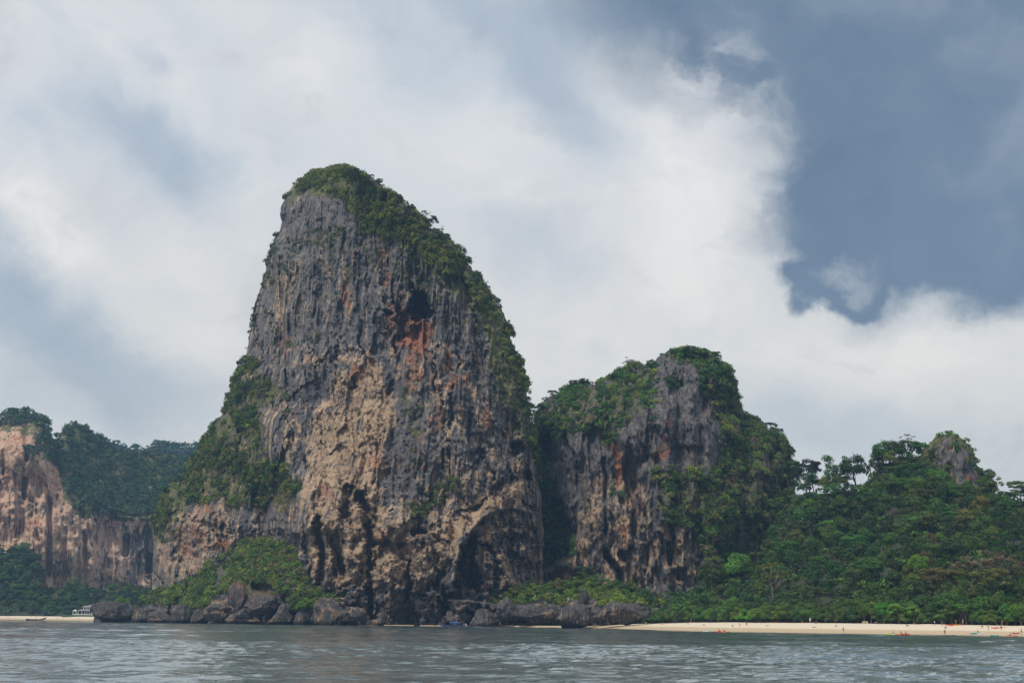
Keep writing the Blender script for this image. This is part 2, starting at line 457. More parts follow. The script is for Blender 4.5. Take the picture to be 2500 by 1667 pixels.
def terrain_material():
    mt, g = new_mat('forest_floor')
    P = g.n('ShaderNodeNewGeometry')
    c = g.ramp(g.noise(P, 0.4, 6, 0.65), [(0.35, (.018, .024, .010)), (0.55, (.035, .045, .016)), (0.7, (.06, .055, .03))])
    b = g.n('ShaderNodeBsdfPrincipled', {'Base Color': c, 'Roughness': 0.95, 'Normal': g.n('ShaderNodeBump', {'Strength': 1.0, 'Distance': 0.6, 'Height': g.noise(P, 0.8, 5, .6)})})
    return finish(mt, b)
M_FLOOR = terrain_material()

def sand_material():
    mt, g = new_mat('sand')
    P = g.n('ShaderNodeNewGeometry')
    z = mt.node_tree.nodes.new('ShaderNodeSeparateXYZ'); mt.node_tree.links.new(P, z.inputs[0])
    n1 = g.noise(g.scalev(P, (.05, .3, 1)), 1.0, 5, .6)
    n2 = g.noise(P, 1.2, 5, .7)
    dry = g.ramp(n2, [(0.3, (.56, .465, .345)), (0.7, (.69, .60, .475))])
    wet = g.ramp(n2, [(0.3, (.40, .305, .195)), (0.7, (.50, .39, .26))])
    f = g.ss(g.math('ADD', z.outputs[2], g.math('MULTIPLY', g.math('SUBTRACT', n1, .5), 1.0)), 1.05, 1.7)
    c = g.mix(f, wet, dry)
    f0 = g.ss(g.math('ADD', z.outputs[2], g.math('MULTIPLY', g.math('SUBTRACT', n1, .5), .3)), 0.06, 0.24)
    c = g.mix(f0, (.20, .155, .10), c)
    b = g.n('ShaderNodeBsdfPrincipled', {'Base Color': c, 'Roughness': g.ss(z.outputs[2], 0.1, 0.7, .35, .95), 'Normal': g.n('ShaderNodeBump', {'Strength': 0.5, 'Distance': 0.08, 'Height': n2})})
    return finish(mt, b)
M_SAND = sand_material()

def water_material():
    mt, g = new_mat('sea_water')
    P = g.n('ShaderNodeNewGeometry')
    b = g.noise(g.n('ShaderNodeMapping', {'Vector': P, 'Rotation': (0, 0, -0.2), 'Scale': (1.1, .9, 1)}), 1.0, 4, .6)
    c3 = g.noise(P, 3.4, 3, .6)
    h = g.math('ADD', g.math('MULTIPLY', b, 0.11), g.math('MULTIPLY', c3, .012))
    wind = g.noise(g.n('ShaderNodeMapping', {'Vector': P, 'Rotation': (0, 0, 0.05), 'Scale': (.006, .02, 1)}), 1.0, 4, .55)
    amp = g.ss(wind, 0.3, 0.65, 0.7, 1.15)
    bmp = g.n('ShaderNodeBump', {'Strength': 1.0, 'Distance': 1.0, 'Height': g.math('MULTIPLY', h, amp)})
    body = g.ramp(wind, [(0.3, (.068, .108, .118)), (0.7, (.112, .158, .168))])
    s = g.n('ShaderNodeBsdfPrincipled', {'Base Color': body, 'Roughness': 0.05, 'IOR': 1.55, 'Normal': bmp, 'Specular IOR Level': 1.0})
    return finish(mt, s)
M_WATER = water_material()

# ------------------------------------------------------------------ foliage geometry
DARK, MID, LIME, OLIVE, BROWN, HAZE_TINT = (.036, .076, .016), (.082, .146, .022), (.185, .240, .026), (.160, .156, .034), (.160, .125, .072), (.040, .076, .040)  # the last green has distance haze mixed into it, for far foliage
def leaf_quads(c, nrm, size, tint, gen, aspect=1.5):
    """bent leaf sprays: one quad per point, facing nrm, random spin"""
    n = len(c)
    nrm = nrm / np.maximum(np.linalg.norm(nrm, axis=1, keepdims=True), 1e-6)
    r = gen.normal(size=(n, 3))
    t1 = np.cross(nrm, r); t1 /= np.maximum(np.linalg.norm(t1, axis=1, keepdims=True), 1e-6)
    t2 = np.cross(nrm, t1)
    a = (size * aspect * gen.uniform(.7, 1.3, n) * .5)[:, None]; b = (size * gen.uniform(.6, 1.2, n) * .5)[:, None]
    k = gen.uniform(-.35, .35, (n, 1))
    V = np.stack([c - t1 * a, c - t2 * b + t1 * a * k, c + t1 * a, c + t2 * b + t1 * a * k * .5], 1).reshape(-1, 3)
    F = np.arange(4 * n).reshape(-1, 4)
    return V, F, np.repeat(tint, 4, axis=0)
def bush_points(cent, rad, normal, per, gen, flat=.75, lump=.22):
    """points on lumpy hemispherical clumps; returns centres, facing, owner"""
    own = np.repeat(np.arange(len(cent)), per)
    n = len(own)
    d = gen.normal(size=(n, 3)); d /= np.linalg.norm(d, axis=1, keepdims=True)
    up = normal[own]
    dot = (d * up).sum(1)
    d = np.where((dot < -.25)[:, None], d - 2 * dot[:, None] * up, d)
    r = rad[own] * gen.uniform(.62, 1.08, n)
    sc3 = np.array([1, 1, flat])
    pos = cent[own] + d * r[:, None] * sc3
    pos += gen.normal(size=(n, 3)) * (rad[own] * lump * .4)[:, None]
    face = d + np.array([0, 0, .35]) + gen.normal(size=(n, 3)) * .42
    return pos, face, own
def foliage(name, label, cat, cent, rad, normal, cols, weights, leaf, gen, dens=1.25, parent=None, kind='stuff', flat=.75):
    per = np.maximum((dens * 4.4 * rad ** 2 / (leaf ** 2 * .62)).astype(int), 6)
    pos, face, own = bush_points(cent, rad, normal, per, gen, flat)
    pal = np.array(cols)
    tint = pal[gen.choice(len(cols), len(cent), p=np.array(weights) / sum(weights))]
    tint = tint * gen.uniform(.75, 1.3, (len(cent), 1))
    tl = tint[own] * gen.uniform(.72, 1.3, (len(own), 1))
    V, F, T = leaf_quads(pos, face, np.full(len(own), leaf), tl, gen)
    me = np_mesh(name, V, F, smooth=False, colors=T)
    o = link(name, me, M_LEAF, parent)
    return tag(o, label, cat, kind=kind)
STATS = {}

# ------------------------------------------------------------------ rock massif builder
def resample(pts, n, power=1.0):
    pts = np.asarray(pts, float)
    seg_ = np.hypot(*np.diff(pts, axis=0).T)
    s = np.concatenate([[0], np.cumsum(seg_)]); s /= s[-1]
    q = np.linspace(0, 1, n)
    return np.stack([np.interp(q, s, pts[:, 0]), np.interp(q, s, pts[:, 1])], -1)
def massif(name, left, right, Yl, Yr, bulge, nu, nv, relief, paint, mat, back=0.8, jitter=3.0, parent=None, seed=1, sharp=2.5, lean=.25, shift=None):
    """closed rock body: left and right silhouettes run from the foot to the top; the front bulges towards the sea"""
    L, R = resample(left, nv), resample(right, nv)
    v = np.linspace(0, 1, nu)
    u = 0.55 * v + 0.45 * (0.5 - 0.5 * np.cos(np.pi * v))
    px = L[:, 0:1] * (1 - u) + R[:, 0:1] * u
    py = L[:, 1:2] * (1 - u) + R[:, 1:2] * u
    wd = np.abs(R[:, 0] - L[:, 0]); wd = wd / wd.max()
    s = np.linspace(0, 1, nv)
    B = (bulge * wd ** .8 * (1 - lean * s))[:, None]
    prof = (1 - np.abs(2 * u - 1) ** sharp) ** .62
    Yc = (Yl * (1 - u) + Yr * u)[None, :] + 0 * px
    edge = sstep(.0, .12, prof)[None, :]
    Y = Yc - B * prof[None, :]
    if shift is not None: Y = Y + shift(px, py)
    jx = fbm(px / 26, py / 22, octv=4, seed=seed) * jitter * 2
    jy = fbm(px / 22, py / 26, octv=4, seed=seed + 5) * jitter * 1.6
    px2, py2 = px + jx * (0.35 + .65 * (1 - edge)), py + jy * (.35 + .65 * (1 - edge)) * (s[:, None] > .03)
    Y = Y + relief(px2, py2, u[None, :] + 0 * px) * (0.15 + .85 * edge)
    front = W(px2, py2, Y)
    # back: world-space mirror of the front with a plain swell
    nb = 26
    ub = np.linspace(1, 0, nb + 2)[1:-1]
    Lw, Rw = front[:, 0, :], front[:, -1, :]
    pb = (1 - np.abs(2 * ub - 1) ** 2.2) ** .6
    bk = Lw[:, None, :] * (1 - ub)[None, :, None] + Rw[:, None, :] * ub[None, :, None]
    bk[:, :, 1] += B * pb[None, :] * back + fbm(bk[:, :, 0] / 30, bk[:, :, 2] / 30, octv=3, seed=seed) * 6 * pb[None, :]
    ring = np.concatenate([front, bk], 1)
    nc = nu + nb
    at = paint(px2, py2)
    full = {}
    for kx in ('tan', 'rust', 'moss', 'dark'):
        a = at.get(kx, 0) + 0 * px
        full[kx] = np.concatenate([a, np.repeat(a[:, -1:], nb // 2, 1), np.repeat(a[:, :1], nb - nb // 2, 1)], 1).ravel()
    me = np_mesh(name, ring.reshape(-1, 3), grid_quads(nv, nc, wrap=True)[:, ::-1], attrs=full)
    o = link(name, me, mat, parent)
    # normals of the front (for planting)
    du = np.gradient(front, axis=1); dv = np.gradient(front, axis=0)
    N = np.cross(du, dv); N /= np.maximum(np.linalg.norm(N, axis=2, keepdims=True), 1e-6)
    N = np.where((N[:, :, 1:2] > 0), -N, N)
    area = np.linalg.norm(np.cross(du, dv), axis=2)
    return o, dict(px=px2, py=py2, P=front, N=N, A=area)
def plant(S, w, count, r0, r1, gen, lift=.25, up=.5):
    """choose bush positions on a massif's front with density w"""
    pr = (w * np.minimum(S['A'], np.percentile(S['A'], 97))).ravel(); pr = np.maximum(pr, 0); pr = pr / pr.sum()
    idx = gen.choice(pr.size, count, p=pr)
    P = S['P'].reshape(-1, 3)[idx]; N = S['N'].reshape(-1, 3)[idx]
    nn = N * (1 - up) + np.array([0, 0, up]); nn /= np.linalg.norm(nn, axis=1, keepdims=True)
    rad = gen.uniform(r0, r1, count) ** 1.0
    return P + N * (rad * lift)[:, None], rad, nn
# ------------------------------------------------------------------ sea
def sea_height(x, y):
    gust = .72 + .5 * sstep(-.3, .5, fbm(x / 60, y / 34, octv=2, seed=708))
    far_fade = 1.0
    h = .13 * ridged(x / 2.4 + y / 30 + fbm(x / 14, y / 14, octv=2, seed=705), y / 2.2, 2, seed=701) + .13 * fbm(x / 1.5, y / 1.5, octv=3, seed=702) + .30 * fbm(x / 16, y / 11, octv=2, seed=703)
    return h * gust - .08
def build_water():
    parts_v, parts_q = [], []; off = 0
    def add(xs, ys, wavy):
        nonlocal off
        X, Yg = np.meshgrid(xs, ys)
        if wavy:
            Z = sea_height(X, Yg)
            ex = np.minimum(sstep(ys[0], ys[0] + 4, Yg) if ys[0] < 60 else 1.0, sstep(730, 690, Yg)) * sstep(xs[-1], xs[-1] - 8, np.abs(X))
            Z = Z * ex
        else: Z = X * 0
        parts_v.append(np.stack([X, Yg, Z], -1).reshape(-1, 3)); parts_q.append(grid_quads(len(ys), len(xs), off)); off += X.size
    # waves are modelled near the boat (fine) and out to the shore (coarser); beyond that the sheet is flat
    add(np.arange(-84, 84.01, .42), np.arange(50, 200.01, .42), True)
    xs = np.concatenate([np.arange(-290, -84, 2.06), np.arange(-84, 84.01, 1.68), np.arange(86.06, 290.1, 2.06)])
    add(xs, np.concatenate([np.arange(200, 420, 1.1), np.arange(420, 731, 1.7)]), True)
    L_, R_ = xs[0], xs[-1]
    for xa, ya in [([-2900, -1500, -700, L_], np.linspace(-280, 3300, 30)), ([R_, 700, 1500, 2900], np.linspace(-280, 3300, 30)), (np.linspace(L_, R_, 8), [-280, 0, 50]), ([L_, -84], [50, 120, 200]), ([84, R_], [50, 120, 200]), (np.linspace(L_, R_, 8), [float(np.concatenate([np.arange(200, 420, 1.1), np.arange(420, 731, 1.7)])[-1]), 1000, 1600, 3300])]:
        add(np.array(xa, float), np.array(ya, float), False)
    o = link('sea_water', np_mesh('sea_water', np.concatenate(parts_v), np.concatenate(parts_q)), M_WATER)
    tag(o, 'rippled grey green sea in front of the cliffs and the beach', None, kind='structure')
build_water()

# ------------------------------------------------------------------ shore lines
def HOR(px): return 1502.8 + 0.0095 * np.asarray(px, float)
SH_X = [860, 1000, 1200, 1380, 1450, 1523, 1600, 1701, 1800, 1900, 2500, 3100]
SH_Y = [715, 706, 697, 668, 640, 596, 535, 482, 466, 455, 400, 365]
TL_X = [860, 1450, 1523, 1560, 1700, 1900, 2100, 2500, 3100]
TL_Y = [728, 668, 655, 648, 600, 545, 505, 440, 395]
TL_Z = [.5, .9, 1.9, 2.2, 3.0, 3.3, 3.2, 3.0, 3.0]
def beach_Y(px, t): return np.interp(px, SH_X, SH_Y) * (1 - t) + np.interp(px, TL_X, TL_Y) * t
def build_beach():
    px = np.linspace(870, 3100, 300); t = np.concatenate([np.linspace(-.3, 1, 34), [1.15, 1.5]])
    PX, T = np.meshgrid(px, t)
    Y = beach_Y(PX, T)
    zt = np.interp(PX, TL_X, TL_Z)
    z = np.where(T < 0, T * 3.0, np.clip(T, 0, 1) ** .82 * zt)
    z = z + fbm(PX / 60, T * 4, octv=3, seed=3) * .16 * sstep(.05, .5, T)
    X = W(PX, 1520.0 + 0 * PX, Y)[..., 0]
    V = np.stack([X, Y, z], -1)
    o = link('beach', np_mesh('beach', V.reshape(-1, 3), grid_quads(len(t), len(px))), M_SAND)
    tag(o, 'pale sandy beach curving in front of the forest', None, kind='structure')
    # far beach at the left
    px = np.linspace(-900, 300, 80); t = np.linspace(-.25, 1.6, 16)
    PX, T = np.meshgrid(px, t)
    Y = 1150 - (PX / 240) * 90 + T * 75
    z = np.where(T < 0, T * 2.5, np.minimum(T, 1.0) * 3.0) + fbm(PX / 40, T * 3, octv=2, seed=8) * .15
    X = W(PX, 1508.0 + 0 * PX, Y)[..., 0]
    o = link('beach', np_mesh('beach', np.stack([X, Y, z], -1).reshape(-1, 3), grid_quads(len(t), len(px))), M_SAND)
    tag(o, 'narrow strip of far sand below the distant cliffs', None, kind='structure')
build_beach()
def on_beach(px, py):
    """world point where a pixel's ray meets the sand, solved along the beach profile"""
    best = None
    for t in np.linspace(-.1, 1.0, 400):
        Y = float(beach_Y(px, t)); zt = float(np.interp(px, TL_X, TL_Z)); z = t * 3.0 if t < 0 else t ** .82 * zt
        p_ = W(px, py, Y); e = abs(p_[2] - z)
        if best is None or e < best[0]: best = (e, p_[0], Y, max(z, -.9), t)
    return best[1:]

# ------------------------------------------------------------------ banks: low rocky or wooded slopes
def bank(name, pxr, top, foot, depth, nu, nv, g, mat, relief=None, paint=None, back=30.0, footpy=1545.0, seed=1, jit=2.5, parent=None):
    px1 = np.linspace(pxr[0], pxr[1], nu)
    t1 = np.linspace(0, 1, nv)
    px, t = np.meshgrid(px1, t1)
    tp = np.interp(px, [q[0] for q in top], [q[1] for q in top])
    py = footpy * (1 - t) + tp * t
    py = py + fbm(px / 22, py / 20, octv=3, seed=seed + 2) * jit * sstep(.1, .4, t)
    Yf = np.interp(px, [q[0] for q in foot], [q[1] for q in foot])
    Dp = np.interp(px, [q[0] for q in depth], [q[1] for q in depth])
    Y = Yf + Dp * g(px, py, t)
    if relief is not None: Y = Y + relief(px, py, t)
    fr = W(px, py, Y)
    fr[..., 2] = np.maximum(fr[..., 2], -3.0)
    rows = [fr]
    for k in (0.15, .4, .7, 1.0):
        r = fr[-1:].copy(); r[..., 1] += back * k; r[..., 0] *= (1 + back * k / fr[-1:, :, 1]); r[..., 2] = r[..., 2] * (1 - k ** 1.6) + -3 * k ** 1.6
        rows.append(r)
    V = np.concatenate(rows, 0)
    nr = V.shape[0]
    at = paint(px, py) if paint else {}
    full = {}
    for kx in ('tan', 'rust', 'moss', 'dark'):
        a = at.get(kx, 0) + 0 * px
        full[kx] = np.concatenate([a] + [a[-1:]] * 4, 0).ravel()
    o = link(name, np_mesh(name, V.reshape(-1, 3), grid_quads(nr, nu), attrs=full), mat, parent)
    du = np.gradient(fr, axis=1); dv = np.gradient(fr, axis=0)
    N = np.cross(du, dv); A = np.linalg.norm(N, axis=2); N /= np.maximum(A[..., None], 1e-6)
    N = np.where(N[..., 2:3] < -0.0, -N, N)
    return o, dict(px=px, py=py, P=fr, N=N, A=A, t=t)

# ------------------------------------------------------------------ the tall cliff tower
TL = [(374, 1545), (372, 1403), (378, 1320), (372, 1292), (376, 1262), (398, 1212), (436, 1176), (468, 1128), (500, 1072), (524, 1030), (550, 1002), (556, 985),
      (572, 922), (588, 888), (605, 848), (611, 800), (618, 762), (632, 716), (645, 676), (651, 640), (664, 600), (680, 566), (686, 540), (687, 508), (693, 486), (712, 460), (738, 438), (768, 422), (806, 412), (845, 410)]
TR = [(1322, 1545), (1326, 1400), (1326, 1300), (1322, 1230), (1318, 1190), (1304, 1085), (1296, 1020), (1280, 938), (1265, 872), (1250, 842), (1243, 805), (1233, 764), (1210, 738), (1180, 704), (1158, 668),
      (1142, 644), (1122, 608), (1090, 588), (1060, 564), (1024, 536), (1004, 512), (972, 486), (943, 468), (930, 452), (900, 438), (878, 425), (845, 410)]
def tower_relief(px, py, u):
    wx = fbm(px / 26, py / 26, octv=5, seed=41, gain=.65) * 17; wy = fbm(px / 26, py / 26, octv=5, seed=42, gain=.65) * 17
    X, Z = px + wx, py + wy
    low = sstep(1180, 1330, py)
    d = np.zeros_like(px)
    # vertical fluting of the upper wall
    lean_ = px + (py - 900) * .03
    flute = ridged(lean_ / 26 + fbm(px / 60, py / 160, octv=2, seed=3) * 1.2, py / 210, 4, seed=11)
    fine = ridged(lean_ / 8, py / 95, 3, seed=12)
    calm = sstep(-.35, .35, fbm(px / 90, py / 130, octv=3, seed=26))
    d -= (flute * (2.2 + 5.0 * calm) + fine * (.6 + 1.4 * calm)) * (1 - low * .75)
    d += (cellval(px / 58 + wx / 45, py / 190 + wy / 90, 17) - .5) * 9 * (1 - low * .3) + (cellval(px / 24 + wx / 40, py / 85 + wy / 60, 18) - .5) * 4.5
    d += low * (cellval(px / 74 + wx / 50, py / 62 + wy / 50, 19) - .5) * 12
    w1_, w2_ = worley(px / 34 + wx / 14, py / 120 + wy / 60, seed=6)
    d += (w1_ - .4) * 5.0 * (1 - low)
    w1_, w2_ = worley(px / 15 + wx / 20, py / 44 + wy / 30, seed=16)
    d += (w1_ - .45) * 2.2 * (1 - low * .8)
    d += fbm(px / 85, py / 150, octv=3, seed=21) * 12
    # bulging, overhanging lower wall
    w1_, w2_ = worley(px / 46 + wx / 16, py / 95 + wy / 16, seed=7)
    rim = seg(px, py, [(1104, 1420), (1120, 1350), (1146, 1300), (1195, 1248), (1262, 1205)], 34, .5)
    d += low * (1 - .8 * rim) * ((w1_ - .45) * 7 + fbm(px / 70, py / 60, octv=5, seed=24, gain=.6) * 13 + fbm(px / 16, py / 20, octv=4, seed=22) * 3.0 - ridged(px / 30, py / 100, 2, seed=25) * 2.5)
    d += fbm(px / 7, py / 9, octv=3, seed=23) * (1.5 - .5 * low)
    # the lower-left wall stands further back
    # sloping ledge above the left wall
    d -= 17 * sstep(1205, 1262, py + (px - 560) * -.02 + fbm(px / 40, py / 200, octv=4, seed=27) * 60) * sstep(760, 700, px) * sstep(360, 420, px) * (1 - sstep(1245, 1400, py) * .35)
    # great leaning alcove on the lower right
    alc = [(1080, 1460), (1108, 1440), (1112, 1385), (1126, 1338), (1150, 1296), (1176, 1268), (1205, 1250), (1250, 1240), (1296, 1256), (1313, 1320), (1316, 1440), (1300, 1480)]
    m_ = poly(px + wx * .18, py + wy * .18, alc, 2.2)
    w1_, w2_ = worley(px / 44 + py / 110 + wx / 10, py / 38 + wy / 10, seed=9)
    d += m_ * (6 + 9 * sstep(1250, 1110, px) + (w1_ - .5) * 6 + fbm(px / 24, py / 18, octv=3, seed=29) * 4)
    void = [(1113, 1432), (1116, 1385), (1130, 1340), (1152, 1302), (1166, 1312), (1152, 1352), (1150, 1400), (1166, 1440)]
    d += 24 * poly(X, Z, void, 4)
    # brow of rock above the alcove
    d -= 5 * seg(px + wx * .4, py + wy * .4, [(1110, 1400), (1124, 1345), (1150, 1296), (1200, 1236), (1262, 1190)], 16, .9) * (1 - m_)
    # cracks, slots and caves: path, half width, depth
    S_ = [([(850, 1190), (842, 1262)], 9, 16), ([(880, 1212), (902, 1262), (905, 1330)], 15, 20), ([(872, 1196), (884, 1216)], 4, 10), ([(772, 1262), (790, 1350), (777, 1440)], 9, 20),
          ([(752, 1330), (758, 1420)], 7, 12), ([(822, 1312), (830, 1400)], 15, 20), ([(916, 1326), (988, 1330)], 8, 18), ([(1004, 1302), (1034, 1298)], 10, 18), ([(1018, 1284), (1022, 1302)], 6, 14),
          ([(903, 1350), (908, 1430), (900, 1500)], 8, 16), ([(1000, 1370), (1000, 1430), (985, 1460)], 7, 12), ([(1048, 1412), (1052, 1440)], 4, 8), ([(1088, 1430), (1084, 1500)], 7, 16), ([(1192, 1214), (1160, 1236), (1132, 1242)], 5, 9),
          ([(1244, 1165), (1206, 1204)], 5, 9), ([(1257, 1085), (1263, 1108)], 12, 18), ([(1281, 1150), (1284, 1162)], 7, 12), ([(1270, 1230), (1310, 1250)], 6, 9), ([(1180, 1330), (1206, 1352), (1212, 1366)], 6, 10),
          ([(1240, 1312), (1300, 1322)], 8, 8), ([(1150, 1380), (1170, 1412)], 12, 14), ([(990, 770), (985, 822)], 10, 11), ([(973, 788), (966, 864)], 5, 10), ([(1002, 700), (1012, 716)], 8, 10), ([(940, 766), (948, 766)], 8, 14),
          ([(968, 742), (974, 770)], 8, 13), ([(945, 962), (962, 934)], 7, 10), ([(860, 922), (862, 944)], 6, 9), ([(918, 1082), (921, 1106)], 5, 8),
          ([(800, 1112), (826, 1090)], 5, 6), ([(838, 1096), (846, 1170)], 16, 6), ([(958, 736), (960, 690)], 4, 7), ([(1235, 1285), (1222, 1250)], 3, 6), ([(880, 820), (884, 860)], 4, 6), ([(700, 900), (704, 960)], 4, 6),
          ([(1120, 850), (1118, 905)], 4, 6), ([(1060, 880), (1066, 960)], 3, 5), ([(935, 690), (938, 745)], 4, 6), ([(1100, 960), (1102, 1040)], 3, 5), ([(795, 830), (797, 900)], 3, 5)]
    for pts, w_, dd in S_:
        if py.max() < min(q[1] for q in pts) - 30: continue
        d += dd * .85 * seg(X, Z, pts, w_ * .8, .7)
    for pol, dd in [([(1000, 742), (1012, 712), (1036, 716), (1046, 742), (1058, 762), (1052, 778), (1022, 780), (996, 768)], 30), ([(824, 1352), (838, 1350), (842, 1400), (822, 1405)], 8),
                    ([(914, 1336), (1000, 1338), (1006, 1372), (960, 1366), (916, 1382)], 9)]:
        d += dd * poly(X, Z, pol, 4)
    # red hollow under the upper cave
    d += 6 * ell(X, Z, 1020, 820, 34, 60)
    # undercut foot
    d += 7 * sstep(1462, 1510, py + wy * .7) * sstep(720, 780, px) * sstep(1118, 1090, px)
    d -= 5 * ell(px, py, 1035, 1440, 26, 34)
    return d
def tower_shift(px, py):
    return 58 * sstep(765, 655, px + (1250 - py) * .12) * sstep(1030, 1260, py) + 10 * sstep(765, 600, px) * sstep(820, 1100, py)
def tower_paint(px, py):
    wx = fbm(px / 24, py / 40, octv=4, seed=51) * 22; wy = fbm(px / 24, py / 40, octv=4, seed=52) * 22
    X, Z = px + wx, py + wy
    tan = .27 + .1 * sstep(700, 1000, py) + 0 * px
    for q, a in [([(770, 1010), (800, 930), (850, 870), (900, 850), (960, 930), (985, 1040), (960, 1120), (940, 1230), (1080, 1330), (1060, 1440), (750, 1440), (735, 1200), (740, 1080)], .78),
                 ([(960, 1210), (1110, 1150), (1320, 1090), (1325, 1440), (1110, 1400), (1090, 1330), (1060, 1400), (930, 1400), (940, 1280)], .50),
                 ([(372, 1215), (560, 1200), (600, 1290), (500, 1400), (370, 1420)], .62), ([(660, 650), (700, 640), (712, 760), (700, 900), (665, 900), (655, 760)], .55),
                 ([(985, 850), (1240, 830), (1260, 1050), (1150, 1150), (1000, 1120)], .34), ([(780, 700), (1000, 760), (980, 900), (860, 900), (790, 820)], .22)]:
        tan = np.maximum(tan, a * poly(X, Z, q, 34))
    tan = np.maximum(tan, .5 * poly(px, py, [(1160, 1440), (1190, 1290), (1310, 1270), (1316, 1440)], 12))
    tan = np.maximum(tan, .95 * seg(X, Z, [(1060, 1390), (1090, 1330), (1130, 1280), (1180, 1235), (1250, 1190)], 22))
    tan = tan * (1 - .6 * ell(X, Z, 1010, 1100, 30, 110)) * (1 - .8 * poly(X, Z, [(940, 1080), (1000, 1060), (1040, 1160), (990, 1220), (960, 1190)], 14))
    tan = tan * (1 - .6 * poly(X, Z, [(690, 460), (1000, 480), (1060, 620), (640, 640)], 20))
    rust = 0 * px
    for cx, cy, rx, ry, a in [(1018, 815, 30, 50, 1.1), (1005, 890, 20, 56, .55), (962, 790, 18, 60, .6), (1095, 905, 12, 60, .5), (1125, 960, 10, 60, .42), (1035, 1060, 12, 70, .4), (865, 905, 26, 22, .5), (520, 1250, 40, 28, .45), (465, 1312, 36, 40, .52),
                              (540, 1330, 14, 16, .7), (690, 830, 12, 40, .5), (848, 720, 12, 40, .5), (1058, 1000, 14, 60, .45), (950, 1140, 40, 24, .42), (1010, 1320, 36, 22, .6), (935, 1305, 16, 16, .5), (1105, 1340, 22, 34, .42), (935, 650, 8, 60, .45), (1195, 1000, 14, 50, .35), (800, 1210, 26, 18, .5)]:
        rust = np.maximum(rust, a * ell(X, Z, cx, cy, rx * 1.2, ry * 1.2, 0, .5))
    moss = .05 + 0 * px
    moss = np.maximum(moss, .74 * poly(X, Z, [(1000, 640), (1060, 690), (1130, 740), (1180, 820), (1200, 960), (1240, 1060), (1320, 1100), (1300, 900), (1250, 780), (1150, 640), (1000, 520), (940, 600)], 30))
    moss = np.maximum(moss, .5 * poly(X, Z, [(900, 600), (1040, 640), (1080, 760), (980, 690), (860, 650)], 25))
    moss = np.maximum(moss, .38 * poly(X, Z, [(640, 560), (900, 560), (900, 700), (620, 900)], 30))
    moss = np.maximum(moss, .85 * poly(X, Z, [(690, 480), (768, 420), (850, 408), (960, 470), (1050, 560), (1100, 640), (1040, 640), (950, 570), (870, 560), (850, 500), (740, 470), (700, 510)], 14))
    moss = np.maximum(moss, .7 * poly(X, Z, [(600, 880), (700, 960), (640, 1010), (640, 1100), (720, 1150), (735, 1230), (600, 1240), (500, 1210), (370, 1300), (400, 1190), (500, 1070), (560, 960)], 16))
    moss = np.maximum(moss, .5 * seg(X, Z, [(1000, 960), (1020, 1060), (1015, 1140)], 16)) * (1 - .9 * poly(X, Z, [(760, 1240), (1320, 1250), (1320, 1540), (760, 1540)], 12))
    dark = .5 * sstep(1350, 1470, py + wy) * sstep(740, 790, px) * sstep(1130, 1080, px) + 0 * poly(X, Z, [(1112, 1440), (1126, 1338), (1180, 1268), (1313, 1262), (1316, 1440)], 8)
    dark = np.maximum(dark, 1.5 * poly(X, Z, [(1002, 742), (1012, 712), (1036, 718), (1058, 764), (1048, 782), (1000, 775)], 5))  # shade of the upper cave painted into the rock colour
    dark = np.maximum(dark, 1.3 * seg(X, Z, [(985, 780), (985, 825)], 10)) + .5 * sstep(1508, 1522, py)  # shade of the slot below it painted likewise; foot darker near the waterline
    return dict(tan=tan, rust=rust, moss=moss, dark=dark)
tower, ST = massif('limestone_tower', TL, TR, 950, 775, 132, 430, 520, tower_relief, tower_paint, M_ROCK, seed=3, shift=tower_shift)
ST_foot = ST['py'] < 1500
tag(tower, 'huge domed limestone tower with streaked grey and tan walls and a green top', 'cliff')

